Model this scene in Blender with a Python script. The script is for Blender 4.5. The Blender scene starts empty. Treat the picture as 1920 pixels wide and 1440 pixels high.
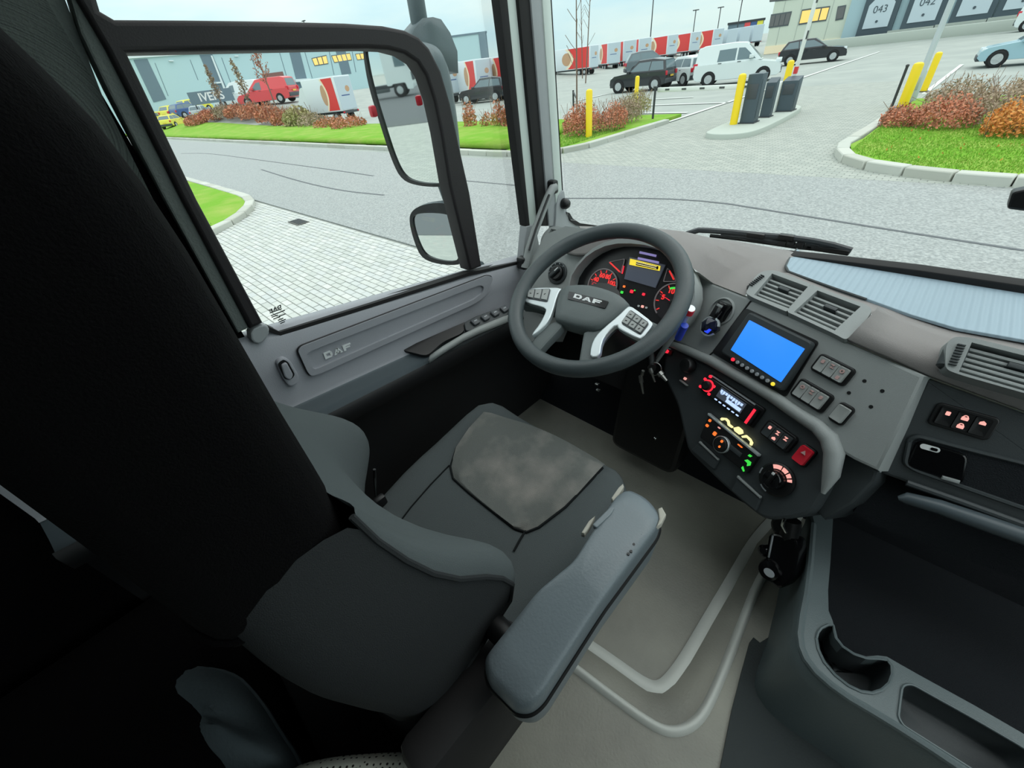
import bpy, bmesh, math, random
from mathutils import Vector as V, Matrix
random.seed(7)
SC = bpy.context.scene
COL = SC.collection
PI = math.pi
# ---------------------------------------------------------------- camera
# The driver's cab is built around the camera's place (0,0,0): X to the truck's right, Y ahead, Z up, street level at z = GZ.
F = 765.0
R = ((0.71738637, -0.36607035, -0.59274725), (0.68883231, 0.50001848, 0.52487291), (-0.10424417, 0.78484013, -0.61086752))
GZ = -2.45
cam = bpy.data.objects.new('camera', bpy.data.cameras.new('camera'))
COL.objects.link(cam)
cam.data.sensor_width = 36.0
cam.data.lens = 36.0 * F / 1920.0
cam.data.clip_start = 0.01
cam.data.clip_end = 2000
cam.matrix_world = Matrix(((R[0][0], R[0][1], -R[0][2], 0), (R[1][0], R[1][1], -R[1][2], 0), (R[2][0], R[2][1], -R[2][2], 0), (0, 0, 0, 1)))
SC.camera = cam
# ---------------------------------------------------------------- light: an overcast sky, brighter towards the zenith, a weak veiled sun
SC.view_settings.view_transform = 'Standard'
SC.view_settings.look = 'None'
SC.view_settings.gamma = 1.0
SC.view_settings.use_curve_mapping = False
SC.view_settings.exposure = 0.0
W_ = bpy.data.worlds.new('overcast_sky')
SC.world = W_
W_.use_nodes = True
nt = W_.node_tree
nt.nodes.clear()
n_out = nt.nodes.new('ShaderNodeOutputWorld')
n_bg = nt.nodes.new('ShaderNodeBackground')
n_tc = nt.nodes.new('ShaderNodeTexCoord')
n_sep = nt.nodes.new('ShaderNodeSeparateXYZ')
n_rmp = nt.nodes.new('ShaderNodeValToRGB')
n_map = nt.nodes.new('ShaderNodeMapping')
n_noi = nt.nodes.new('ShaderNodeTexNoise')
n_cr = nt.nodes.new('ShaderNodeValToRGB')
n_mix = nt.nodes.new('ShaderNodeMix')
n_mix.data_type = 'RGBA'
n_mix.blend_type = 'MULTIPLY'
n_mix.inputs[0].default_value = 1.0
n_rmp.color_ramp.elements[0].position = 0.0
n_rmp.color_ramp.elements[0].color = (0.60, 0.84, 0.88, 1)
n_rmp.color_ramp.elements[1].position = 1.0
n_rmp.color_ramp.elements[1].color = (2.0, 2.2, 2.25, 1)
n_noi.inputs['Scale'].default_value = 2.6
n_noi.inputs['Detail'].default_value = 6
n_map.inputs['Scale'].default_value = (1, 1, 5)
n_cr.color_ramp.elements[0].position = 0.35
n_cr.color_ramp.elements[0].color = (0.88, 0.96, 1.0, 1)
n_cr.color_ramp.elements[1].position = 0.62
n_cr.color_ramp.elements[1].color = (1.22, 1.1, 1.02, 1)
L = nt.links.new
L(n_tc.outputs['Generated'], n_sep.inputs[0])
L(n_sep.outputs['Z'], n_rmp.inputs[0])
L(n_tc.outputs['Generated'], n_map.inputs[0])
L(n_map.outputs[0], n_noi.inputs['Vector'])
L(n_noi.outputs[0], n_cr.inputs[0])
L(n_rmp.outputs[0], n_mix.inputs[6])
L(n_cr.outputs[0], n_mix.inputs[7])
L(n_mix.outputs[2], n_bg.inputs[0])
L(n_bg.outputs[0], n_out.inputs[0])
n_bg.inputs[1].default_value = 1.0
sun = bpy.data.objects.new('veiled_sun', bpy.data.lights.new('veiled_sun', 'SUN'))
COL.objects.link(sun)
sun.data.energy = 0.5
sun.data.angle = 0.6
sun.data.color = (1.0, 0.97, 0.92)
sun.rotation_euler = (math.radians(-38), math.radians(12), 0)
# ---------------------------------------------------------------- helpers: geometry of the place
def W(px, py):
    a, b = (px - 960) / F, (720 - py) / F
    return V((R[0][0] * a + R[0][1] * b + R[0][2], R[1][0] * a + R[1][1] * b + R[1][2], R[2][0] * a + R[2][1] * b + R[2][2]))
def at(px, py, X=None, Y=None, Z=None):
    d = W(px, py)
    t = X / d.x if X is not None else (Y / d.y if Y is not None else Z / d.z)
    return d * t
def gnd(px, py): return at(px, py, Z=GZ)
def zoomed(ox, oy, k): return lambda x, y: (ox + x / k, oy + y / k)
class Frame:
    """a flat working plane in the cab: origin, two axes and the normal"""
    def __init__(s, O, u, n=None, v=None):
        s.O = V(O); s.u = V(u).normalized()
        if n is not None:
            s.n = V(n); s.n = (s.n - s.u * s.n.dot(s.u)).normalized(); s.v = s.n.cross(s.u)
        else:
            s.v = V(v).normalized(); s.n = s.u.cross(s.v).normalized()
    def P(s, a, b, c=0.0): return s.O + s.u * a + s.v * b + s.n * c
    def px(s, x, y, off=0.0):
        d = W(x, y)
        t = (s.O + s.n * off).dot(s.n) / d.dot(s.n)
        p = d * t - s.O
        return (p.dot(s.u), p.dot(s.v))
    def pxs(s, pts, off=0.0): return [s.px(x, y, off) for x, y in pts]
    def moved(s, c): return Frame(s.O + s.n * c, s.u, n=s.n)
def lean_frame(O, u, lean):
    u = V((u[0], u[1], 0)).normalized()
    h = V((u.y, -u.x, 0))
    b = math.radians(lean)
    return Frame(O, u, n=h * math.cos(b) + V((0, 0, math.sin(b))))
# ---------------------------------------------------------------- helpers: objects
OFF = {}
def prop(o, label=None, cat=None, group=None, kind=None):
    if label: o['label'] = label
    if cat: o['category'] = cat
    if group: o['group'] = group
    if kind: o['kind'] = kind
    return o
def thing(name, label, cat, loc=(0, 0, 0), group=None, kind=None):
    o = bpy.data.objects.new(name, None)
    COL.objects.link(o)
    o.location = V(loc); o.empty_display_size = 0.05
    OFF[o] = V(loc)
    return prop(o, label, cat, group, kind)
def put(o, parent):
    if parent is not None:
        o.parent = parent
        o.location = -OFF[parent]
    OFF[o] = V((0, 0, 0))
    return o
def mk(name, verts, faces, mat, parent=None, smooth=False, angle=None):
    me = bpy.data.meshes.new(name)
    me.from_pydata([tuple(v) for v in verts], [], faces)
    bm = bmesh.new(); bm.from_mesh(me)
    bmesh.ops.recalc_face_normals(bm, faces=bm.faces)
    bm.to_mesh(me); bm.free()
    if mat: me.materials.append(mat)
    if smooth: me.polygons.foreach_set('use_smooth', [True] * len(me.polygons))
    if smooth and angle: me.set_sharp_from_angle(angle=math.radians(angle))
    o = bpy.data.objects.new(name, me)
    COL.objects.link(o)
    return put(o, parent)
def from_bm(name, bm, mat, parent=None, smooth=True, angle=40):
    me = bpy.data.meshes.new(name)
    bmesh.ops.recalc_face_normals(bm, faces=bm.faces)
    bm.to_mesh(me); bm.free()
    if mat: me.materials.append(mat)
    if smooth:
        me.polygons.foreach_set('use_smooth', [True] * len(me.polygons))
        if angle: me.set_sharp_from_angle(angle=math.radians(angle))
        for p in me.polygons:
            if len(p.vertices) > 4: p.use_smooth = False
    o = bpy.data.objects.new(name, me)
    COL.objects.link(o)
    return put(o, parent)
def add_box(bm, c, s, rot=None, bevel=0.0, seg=2):
    m = Matrix.Translation(V(c)) @ (rot.to_4x4() if rot is not None else Matrix.Identity(4)) @ Matrix.Diagonal((s[0], s[1], s[2], 1))
    r = bmesh.ops.create_cube(bm, size=1.0, matrix=m)
    if bevel:
        es = list({e for v in r['verts'] for e in v.link_edges})
        bmesh.ops.bevel(bm, geom=es, offset=bevel, segments=seg, affect='EDGES', profile=0.5)
def box(name, c, s, mat, parent=None, rot=None, bevel=0.0, seg=2):
    bm = bmesh.new(); add_box(bm, c, s, rot, bevel, seg)
    return from_bm(name, bm, mat, parent, smooth=bevel > 0)
def frot(fr): return Matrix((fr.u, fr.v, fr.n)).transposed()
def fbox(name, fr, a, b, w, h, d0, d1, mat, parent=None, bevel=0.0, turn=0.0, seg=2):
    """box on a frame: centre (a,b), size w x h, from height d0 to d1 above the plane"""
    rot = frot(fr)
    if turn: rot = rot @ Matrix.Rotation(turn, 3, 'Z')
    return box(name, fr.P(a, b, (d0 + d1) / 2), (w, h, abs(d1 - d0)), mat, parent, rot, bevel, seg)
def rr(cx, cy, w, h, r, n=4, turn=0.0):
    out = []
    for k, (sx, sy) in enumerate(((1, 1), (-1, 1), (-1, -1), (1, -1))):
        for i in range(n + 1):
            t = (k + i / n) * PI / 2
            out.append((sx * (w / 2 - r) + r * math.cos(t), sy * (h / 2 - r) + r * math.sin(t)))
    c, s = math.cos(turn), math.sin(turn)
    return [(cx + x * c - y * s, cy + x * s + y * c) for x, y in out]
def circ(cx, cy, r, n=24, a0=0.0, a1=2 * PI, ry=None):
    full = abs(a1 - a0 - 2 * PI) < 1e-6
    m = n if full else n + 1
    ry = r if ry is None else ry
    return [(cx + r * math.cos(a0 + (a1 - a0) * i / n), cy + ry * math.sin(a0 + (a1 - a0) * i / n)) for i in range(m)]
def arcband(cx, cy, r0, r1, a0, a1, n=16): return circ(cx, cy, r1, n, a0, a1) + circ(cx, cy, r0, n, a0, a1)[::-1]
def rounded(pts, r, n=4):
    """round the corners of a 2D polygon"""
    out = []
    m = len(pts)
    for i in range(m):
        a, b, c = V(pts[i - 1]), V(pts[i]), V(pts[(i + 1) % m])
        u, w = (a - b), (c - b)
        q = min(r, u.length * 0.45, w.length * 0.45)
        p0, p1 = b + u.normalized() * q, b + w.normalized() * q
        for k in range(n + 1):
            t = k / n
            out.append(tuple(p0 * (1 - t) ** 2 + b * 2 * t * (1 - t) + p1 * t * t))
    return out
def area2(p): return sum(p[i - 1][0] * p[i][1] - p[i][0] * p[i - 1][1] for i in range(len(p))) / 2
def smooth2(pts, it=2, closed=True):
    for _ in range(it):
        out = []
        m = len(pts)
        rng = range(m) if closed else range(m - 1)
        if not closed: out.append(pts[0])
        for i in rng:
            a, b = V(pts[i]), V(pts[(i + 1) % m])
            out += [tuple(a * 0.75 + b * 0.25), tuple(a * 0.25 + b * 0.75)]
        if not closed: out.append(pts[-1])
        pts = out
    return pts
def add_plate(bm, fr, pts, depth, bevel=0.0, seg=2, top=0.0):
    if area2(pts) < 0: pts = pts[::-1]
    vs = [bm.verts.new(fr.P(x, y, top)) for x, y in pts]
    f = bm.faces.new(vs)
    r = bmesh.ops.extrude_face_region(bm, geom=[f])
    nv = [g for g in r['geom'] if isinstance(g, bmesh.types.BMVert)]
    for v in vs: pass
    bmesh.ops.translate(bm, verts=vs, vec=-fr.n * depth)
    if bevel:
        nf = [g for g in r['geom'] if isinstance(g, bmesh.types.BMFace)]
        es = [e for e in nf[0].edges]
        bmesh.ops.bevel(bm, geom=es, offset=bevel, segments=seg, affect='EDGES', profile=0.5)
def plate(name, fr, pts, depth, mat, parent=None, bevel=0.0, seg=2, top=0.0):
    bm = bmesh.new(); add_plate(bm, fr, pts, depth, bevel, seg, top)
    return from_bm(name, bm, mat, parent, smooth=True, angle=35)
def plates(name, fr, loops, depth, mat, parent=None, top=0.0, bevel=0.0):
    bm = bmesh.new()
    for p in loops: add_plate(bm, fr, p, depth, bevel, 2, top)
    return from_bm(name, bm, mat, parent, smooth=True, angle=35)
def holed(name, fr, outer, holes, depth, mat, parent=None, top=0.0, hole_depth=None):
    """plate with openings cut through it"""
    bm = bmesh.new()
    es = []
    loops = []
    for lp in [outer] + holes:
        vs = [bm.verts.new(fr.P(x, y, top)) for x, y in lp]
        loops.append(vs)
        es += [bm.edges.new((vs[i - 1], vs[i])) for i in range(len(vs))]
    bmesh.ops.triangle_fill(bm, use_beauty=True, use_dissolve=False, edges=es, normal=fr.n)
    for vs in loops:
        lo = [bm.verts.new(v.co - fr.n * depth) for v in vs]
        for i in range(len(vs)): bm.faces.new((vs[i - 1], vs[i], lo[i], lo[i - 1]))
    return from_bm(name, bm, mat, parent, smooth=True, angle=35)
def pillow(name, fr, pts, rings, mat, parent=None, bottom=None):
    """domed plate; rings = (scale towards the middle, height)"""
    if area2(pts) < 0: pts = pts[::-1]
    cx = sum(p[0] for p in pts) / len(pts); cy = sum(p[1] for p in pts) / len(pts)
    n = len(pts)
    vs, fs = [], []
    for s, h in rings: vs += [fr.P(cx + (x - cx) * s, cy + (y - cy) * s, h) for x, y in pts]
    for k in range(len(rings) - 1):
        for i in range(n):
            j = (i + 1) % n
            fs.append((k * n + i, k * n + j, (k + 1) * n + j, (k + 1) * n + i))
    fs.append(tuple(range((len(rings) - 1) * n, len(rings) * n)))
    if bottom is not None: fs.append(tuple(range(n))[::-1])
    return mk(name, vs, fs, mat, parent, smooth=True, angle=50)
def add_tube(bm, pts, rad, seg=10, closed=False, flat=1.0):
    pts = [V(p) for p in pts]
    m = len(pts)
    rads = rad if isinstance(rad, (list, tuple)) else [rad] * m
    rings = []
    up = None
    for i in range(m):
        a = pts[i - 1] if (i > 0 or closed) else pts[i]
        b = pts[(i + 1) % m] if (i < m - 1 or closed) else pts[i]
        t = (b - a).normalized()
        if up is None:
            up = t.orthogonal().normalized()
        up = (up - t * up.dot(t)).normalized()
        w = t.cross(up)
        rings.append([bm.verts.new(pts[i] + (up * math.cos(k * 2 * PI / seg) + w * math.sin(k * 2 * PI / seg) * flat) * rads[i]) for k in range(seg)])
    for i in range(m if closed else m - 1):
        r0, r1 = rings[i], rings[(i + 1) % m]
        for k in range(seg): bm.faces.new((r0[k], r0[(k + 1) % seg], r1[(k + 1) % seg], r1[k]))
    if not closed:
        bm.faces.new(rings[0][::-1]); bm.faces.new(rings[-1])
def tube(name, pts, rad, mat, parent=None, seg=10, closed=False):
    bm = bmesh.new(); add_tube(bm, pts, rad, seg, closed)
    return from_bm(name, bm, mat, parent)
def tubes(name, paths, rad, mat, parent=None, seg=6):
    bm = bmesh.new()
    for p in paths: add_tube(bm, p, rad, seg)
    return from_bm(name, bm, mat, parent)
def add_lathe(bm, fr, a, b, prof, seg=24):
    rings = []
    for r, h in prof: rings.append([bm.verts.new(fr.P(a + r * math.cos(k * 2 * PI / seg), b + r * math.sin(k * 2 * PI / seg), h)) for k in range(seg)])
    for i in range(len(rings) - 1):
        for k in range(seg): bm.faces.new((rings[i][k], rings[i][(k + 1) % seg], rings[i + 1][(k + 1) % seg], rings[i + 1][k]))
    bm.faces.new(rings[0][::-1]); bm.faces.new(rings[-1])
def lathe(name, fr, a, b, prof, mat, parent=None, seg=24):
    bm = bmesh.new(); add_lathe(bm, fr, a, b, prof, seg)
    return from_bm(name, bm, mat, parent, angle=40)
def loft(name, rows, mat, parent=None, closed=False, caps=False, smooth=True, angle=None, thick=0.0, subsurf=0):
    nr, nc = len(rows), len(rows[0])
    vs = [p for r in rows for p in r]
    fs = []
    for i in range(nr - 1):
        for j in range(nc if closed else nc - 1):
            k = (j + 1) % nc
            fs.append((i * nc + j, i * nc + k, (i + 1) * nc + k, (i + 1) * nc + j))
    if caps:
        fs.append(tuple(range(nc))[::-1]); fs.append(tuple(range((nr - 1) * nc, nr * nc)))
    o = mk(name, vs, fs, mat, parent, smooth, angle)
    if thick:
        md = o.modifiers.new('solid', 'SOLIDIFY'); md.thickness = thick; md.offset = -1
    if subsurf:
        md = o.modifiers.new('sub', 'SUBSURF'); md.levels = md.render_levels = subsurf
    return o
def text(name, s, fr, a, b, size, mat, parent=None, h=0.0006, bold=0.0, mirror=False, turn=0.0):
    cu = bpy.data.curves.new(name, 'FONT')
    cu.body = s; cu.size = size; cu.align_x = 'CENTER'; cu.align_y = 'CENTER'; cu.extrude = h; cu.offset = bold
    t = bpy.data.objects.new(name, cu)
    me = bpy.data.meshes.new_from_object(t)
    bpy.data.objects.remove(t)
    c, q = math.cos(turn), math.sin(turn)
    for v in me.vertices:
        x, y = (-v.co.x if mirror else v.co.x), v.co.y
        v.co = fr.P(a + x * c - y * q, b + x * q + y * c, v.co.z)
    me.materials.append(mat)
    o = bpy.data.objects.new(name, me)
    COL.objects.link(o)
    return put(o, parent)
def copy_tree(o, parent=None):
    c = o.copy(); COL.objects.link(c)
    if parent is not None: c.parent = parent
    for ch in list(o.children): copy_tree(ch, c)
    return c
# ---------------------------------------------------------------- materials
def lin(v):
    v /= 255.0
    return v / 12.92 if v <= 0.04045 else ((v + 0.055) / 1.055) ** 2.4
def C(r, g, b): return (lin(r), lin(g), lin(b), 1.0)
def mat(name, col, rough=0.6, metal=0.0, bump=None, var=None, emit=None, spec=0.5, coat=0.0):
    """col in sRGB 0-255; bump=(scale, strength); var=(scale, second colour, low, high)"""
    m = bpy.data.materials.new(name); m.use_nodes = True
    t = m.node_tree; p = t.nodes['Principled BSDF']
    p.inputs['Base Color'].default_value = C(*col)
    p.inputs['Roughness'].default_value = rough
    p.inputs['Metallic'].default_value = metal
    p.inputs['Specular IOR Level'].default_value = spec
    p.inputs['Coat Weight'].default_value = coat
    if rough >= 0.9: p.inputs['Specular IOR Level'].default_value = 0.12
    if bump or var:
        tc = t.nodes.new('ShaderNodeTexCoord')
    if var:
        nz = t.nodes.new('ShaderNodeTexNoise'); nz.inputs['Scale'].default_value = var[0]; nz.inputs['Detail'].default_value = 5
        cr = t.nodes.new('ShaderNodeValToRGB')
        cr.color_ramp.elements[0].position = var[2] if len(var) > 2 else 0.4
        cr.color_ramp.elements[1].position = var[3] if len(var) > 3 else 0.65
        cr.color_ramp.elements[0].color = C(*col); cr.color_ramp.elements[1].color = C(*var[1])
        t.links.new(tc.outputs['Object'], nz.inputs['Vector']); t.links.new(nz.outputs[0], cr.inputs[0]); t.links.new(cr.outputs[0], p.inputs['Base Color'])
    if bump:
        nb = t.nodes.new('ShaderNodeTexNoise'); nb.inputs['Scale'].default_value = bump[0]; nb.inputs['Detail'].default_value = 3
        bp = t.nodes.new('ShaderNodeBump'); bp.inputs['Strength'].default_value = bump[1]; bp.inputs['Distance'].default_value = 0.002 if len(bump) < 3 else bump[2]
        t.links.new(tc.outputs['Object'], nb.inputs['Vector']); t.links.new(nb.outputs[0], bp.inputs['Height']); t.links.new(bp.outputs[0], p.inputs['Normal'])
    if emit:
        p.inputs['Emission Color'].default_value = C(*col); p.inputs['Emission Strength'].default_value = emit
    return m
def glass_mat(name, tint, gloss):
    m = bpy.data.materials.new(name); m.use_nodes = True
    t = m.node_tree; t.nodes.clear()
    o = t.nodes.new('ShaderNodeOutputMaterial'); mx = t.nodes.new('ShaderNodeMixShader'); tr = t.nodes.new('ShaderNodeBsdfTransparent'); gl = t.nodes.new('ShaderNodeBsdfGlossy'); fr = t.nodes.new('ShaderNodeFresnel')
    mm = t.nodes.new('ShaderNodeMath'); mm.operation = 'MULTIPLY'; mm.inputs[1].default_value = gloss
    fr.inputs[0].default_value = 1.45; tr.inputs[0].default_value = tint; gl.inputs['Roughness'].default_value = 0.02
    t.links.new(fr.outputs[0], mm.inputs[0]); t.links.new(mm.outputs[0], mx.inputs[0]); t.links.new(tr.outputs[0], mx.inputs[1]); t.links.new(gl.outputs[0], mx.inputs[2]); t.links.new(mx.outputs[0], o.inputs[0])
    return m
M = {}
M['plastic_grey'] = mat('grey_dash_plastic', (146, 151, 150), 0.55, bump=(900, 0.25))
M['plastic_taupe'] = mat('taupe_dash_skin', (132, 128, 126), 0.6, bump=(700, 0.3))
M['plastic_dark'] = mat('charcoal_plastic', (54, 60, 62), 0.5, bump=(800, 0.25))
M['plastic_black'] = mat('black_plastic', (16, 17, 18), 0.4)
M['gloss_black'] = mat('glossy_black', (10, 10, 12), 0.15)
M['rubber'] = mat('black_rubber', (20, 19, 20), 0.75)
M['frame_dark'] = mat('dark_frame_skin', (34, 30, 32), 0.6, bump=(300, 0.2))
M['door_skin'] = mat('lilac_grey_door_skin', (158, 160, 166), 0.55, bump=(500, 0.3))
M['door_dark'] = mat('dark_door_skin', (22, 23, 25), 0.6)
M['door_shelf'] = mat('blue_grey_shelf', (70, 80, 85), 0.4)
M['pillar_light'] = mat('pale_pillar', (206, 216, 210), 0.6)
M['pillar_grey'] = mat('grey_pillar', (160, 164, 166), 0.6)
M['fabric_grey'] = mat('grey_fabric_pillar', (112, 118, 115), 0.9, bump=(200, 0.8))
M['mat_blue'] = mat('blue_grey_ribbed_mat', (146, 166, 178), 0.5)
M['wheel_grip'] = mat('wheel_leather', (66, 74, 76), 0.42, bump=(600, 0.25))
M['wheel_pad'] = mat('wheel_pad', (94, 102, 102), 0.5, bump=(900, 0.3))
M['silver'] = mat('satin_silver', (206, 214, 216), 0.35, metal=0.6)
M['chrome'] = mat('chrome', (200, 205, 205), 0.12, metal=1.0)
M['button'] = mat('dark_button', (74, 78, 82), 0.45)
M['button_lit'] = mat('pale_button', (156, 160, 158), 0.5)
M['seat'] = mat('grey_seat_fabric', (82, 88, 89), 0.95, bump=(900, 0.6))
M['seat_insert'] = mat('stained_seat_insert', (104, 107, 104), 0.95, bump=(900, 0.6), var=(11, (152, 148, 142), 0.45, 0.85))
M['seat_seam'] = mat('seat_seam', (26, 29, 30), 0.9)
M['seat_shell'] = mat('charcoal_seat_shell', (46, 48, 49), 0.9, bump=(700, 0.5))
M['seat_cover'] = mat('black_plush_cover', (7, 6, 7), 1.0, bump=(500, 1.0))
M['arm'] = mat('worn_armrest_vinyl', (104, 114, 119), 0.4, bump=(250, 0.25))
M['foam'] = mat('torn_foam', (170, 168, 158), 0.9)
M['mesh_cloth'] = mat('cream_mesh_cloth', (226, 227, 214), 0.9)
M['cloth_grey'] = mat('blue_grey_cloth', (88, 98, 102), 0.9, bump=(120, 0.8))
M['floor'] = mat('taupe_cab_mat', (126, 126, 118), 0.5, bump=(180, 0.5), var=(5, (150, 150, 139), 0.35, 0.75))
M['floor_edge'] = mat('mat_edge_highlight', (196, 200, 194), 0.45)  # pale tone paints the highlights along the floor step
M['floor_dark'] = mat('dark_rubber_mat', (38, 47, 48), 0.7, bump=(200, 0.5))
M['console'] = mat('grey_console_plastic', (92, 104, 106), 0.42, bump=(400, 0.3))
M['carpet'] = mat('black_carpet', (36, 39, 42), 1.0, bump=(600, 1.0))
M['screen_blue'] = mat('lit_blue_screen', (44, 130, 236), 0.3, emit=0.9)
M['lit_red'] = mat('lit_red', (240, 40, 60), 0.4, emit=1.2)
M['lit_gauge'] = mat('lit_gauge_red', (225, 50, 48), 0.4, emit=0.8)
M['lit_green'] = mat('lit_green', (60, 210, 70), 0.4, emit=0.9)
M['lit_orange'] = mat('lit_orange', (245, 120, 50), 0.4, emit=0.9)
M['lit_cream'] = mat('lit_cream', (250, 238, 170), 0.4, emit=0.9)
M['lit_pink'] = mat('lit_pink', (245, 170, 160), 0.4, emit=0.8)
M['lit_white'] = mat('lit_blue_white', (190, 215, 255), 0.4, emit=0.9)
M['lit_yellow'] = mat('lit_yellow', (240, 214, 60), 0.4, emit=0.8)
M['lit_lilac'] = mat('lit_lilac', (150, 140, 200), 0.4, emit=0.6)
M['lcd'] = mat('grey_lcd', (92, 98, 112), 0.3, emit=0.15)
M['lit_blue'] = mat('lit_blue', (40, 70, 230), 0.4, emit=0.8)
M['stalk_blue'] = mat('blue_reflection_paint', (40, 70, 190), 0.4)
M['pink'] = mat('pink_print', (196, 160, 156), 0.6)
M['white'] = mat('white_print', (225, 228, 228), 0.5)
M['grey_print'] = mat('grey_print', (160, 166, 170), 0.5)
M['hazard'] = mat('red_switch', (206, 34, 52), 0.35)
M['cluster'] = mat('dark_cluster_face', (30, 30, 33), 0.3)
M['gauge_face'] = mat('gauge_face', (44, 42, 46), 0.35)
M['gauge_ring'] = mat('gauge_ring', (150, 140, 142), 0.4)
M['mirror'] = mat('mirror_glass', (225, 232, 230), 0.02, metal=1.0)
M['mirror_shell'] = mat('grey_mirror_shell', (92, 106, 110), 0.55, bump=(300, 0.3))
M['pane'] = glass_mat('clear_glass', (0.985, 0.99, 0.985, 1), 0.2)
M['brushed_key'] = mat('key_metal', (150, 150, 146), 0.3, metal=0.8)
def ribbed(m, scale, axis):
    t = m.node_tree; p = t.nodes['Principled BSDF']
    tc = t.nodes.new('ShaderNodeTexCoord'); mp = t.nodes.new('ShaderNodeMapping'); wv = t.nodes.new('ShaderNodeTexWave'); bp = t.nodes.new('ShaderNodeBump')
    wv.inputs['Scale'].default_value = scale; wv.bands_direction = axis
    wv.inputs['Distortion'].default_value = 0.4
    bp.inputs['Strength'].default_value = 0.7; bp.inputs['Distance'].default_value = 0.002
    t.links.new(tc.outputs['Object'], wv.inputs['Vector']); t.links.new(wv.outputs[0], bp.inputs['Height']); t.links.new(bp.outputs[0], p.inputs['Normal'])
ribbed(M['mat_blue'], 22, 'X')
def dotted(m, scale, dark):
    t = m.node_tree; p = t.nodes['Principled BSDF']
    tc = t.nodes.new('ShaderNodeTexCoord'); vo = t.nodes.new('ShaderNodeTexVoronoi'); cr = t.nodes.new('ShaderNodeValToRGB')
    vo.inputs['Scale'].default_value = scale; vo.inputs['Randomness'].default_value = 0.25
    base = p.inputs['Base Color'].default_value[:]
    cr.color_ramp.elements[0].position = 0.22; cr.color_ramp.elements[0].color = C(*dark)
    cr.color_ramp.elements[1].position = 0.3; cr.color_ramp.elements[1].color = base
    t.links.new(tc.outputs['Object'], vo.inputs['Vector']); t.links.new(vo.outputs[0], cr.inputs[0]); t.links.new(cr.outputs[0], p.inputs['Base Color'])
dotted(M['mesh_cloth'], 130, (60, 60, 56))
# ================================================================ STREET, seen through the windows
def island_var(name, cols, rough=0.8, bump=None):
    """colour that differs from piece to piece of one mesh"""
    m = bpy.data.materials.new(name); m.use_nodes = True
    t = m.node_tree; p = t.nodes['Principled BSDF']; p.inputs['Roughness'].default_value = rough
    g = t.nodes.new('ShaderNodeNewGeometry'); cr = t.nodes.new('ShaderNodeValToRGB')
    el = cr.color_ramp.elements
    while len(el) < len(cols): el.new(0.5)
    for i, c in enumerate(cols): el[i].position = i / (len(cols) - 1); el[i].color = C(*c)
    t.links.new(g.outputs['Random Per Island'], cr.inputs[0]); t.links.new(cr.outputs[0], p.inputs['Base Color'])
    return m
def object_var(name, cols, rough=0.8):
    m = island_var(name, cols, rough)
    t = m.node_tree
    oi = t.nodes.new('ShaderNodeObjectInfo'); cr = [n for n in t.nodes if n.type == 'VALTORGB'][0]
    t.links.new(oi.outputs['Random'], cr.inputs[0])
    return m
M['asphalt'] = mat('worn_asphalt', (120, 125, 124), 0.5, bump=(24, 0.6, 0.02), var=(30, (164, 168, 166), 0.36, 0.7))
M['lot'] = mat('parking_asphalt', (142, 149, 144), 0.7, var=(0.6, (156, 162, 156), 0.35, 0.7))
M['grass'] = mat('mown_grass', (112, 160, 48), 0.9, bump=(9, 0.8, 0.03), var=(1.2, (146, 166, 80), 0.4, 0.75))
M['blade'] = island_var('grass_blades', [(104, 158, 40), (132, 180, 58), (158, 172, 82)])
M['kerb'] = object_var('concrete_kerb', [(168, 170, 160), (186, 188, 180), (176, 180, 172)], 0.85)
M['brick'] = object_var('grey_paving_brick', [(172, 176, 171), (184, 187, 181), (178, 182, 180), (192, 193, 188)], 0.75)
M['brick_far'] = island_var('grey_paving_brick_far', [(172, 176, 171), (184, 187, 181), (178, 182, 180), (192, 193, 188)], 0.75)
M['joint'] = mat('sand_joint', (120, 123, 118), 0.95)
M['yellow'] = mat('yellow_plastic_sleeve', (238, 206, 20), 0.45)
M['box_grey'] = mat('slate_blue_steel', (66, 80, 88), 0.5)
M['post_dark'] = mat('dark_steel_post', (50, 54, 58), 0.5)
M['galv'] = mat('galvanised_steel', (170, 180, 182), 0.5, metal=0.2)
M['white_paint'] = mat('white_road_paint', (206, 210, 206), 0.7)
M['boom_white'] = mat('white_boom', (222, 226, 222), 0.5)
M['boom_mark'] = mat('dark_boom_mark', (72, 76, 76), 0.6)
M['boom_red'] = mat('red_boom_mark', (206, 60, 60), 0.6)
M['leaf_red'] = island_var('rust_beech_leaves', [(150, 98, 76), (190, 118, 90), (206, 134, 102), (166, 124, 100)])
M['leaf_orange'] = island_var('orange_leaves', [(184, 116, 58), (216, 138, 62), (200, 150, 84)])
M['leaf_dry'] = island_var('dry_twig_leaves', [(140, 124, 106), (168, 150, 124), (152, 128, 110)])
M['leaf_olive'] = island_var('olive_leaves', [(146, 142, 100), (168, 160, 112), (150, 138, 92)])
M['twig'] = mat('grey_brown_twig', (140, 118, 102), 0.9)
M['bark'] = mat('sapling_bark', (120, 104, 94), 0.9)
M['car_black'] = mat('black_car_paint', (30, 34, 40), 0.25, coat=0.5)
M['car_white'] = mat('white_car_paint', (212, 222, 222), 0.3, coat=0.4)
M['car_silver'] = mat('silver_car_paint', (178, 188, 192), 0.3, coat=0.4)
M['car_blue'] = mat('pale_blue_car_paint', (150, 184, 196), 0.3, coat=0.4)
M['car_grey'] = mat('grey_car_paint', (92, 104, 110), 0.3, coat=0.4)
M['car_yellow'] = mat('yellow_car_paint', (224, 216, 70), 0.35, coat=0.4)
M['car_red'] = mat('red_van_paint', (216, 70, 74), 0.35, coat=0.4)
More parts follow.
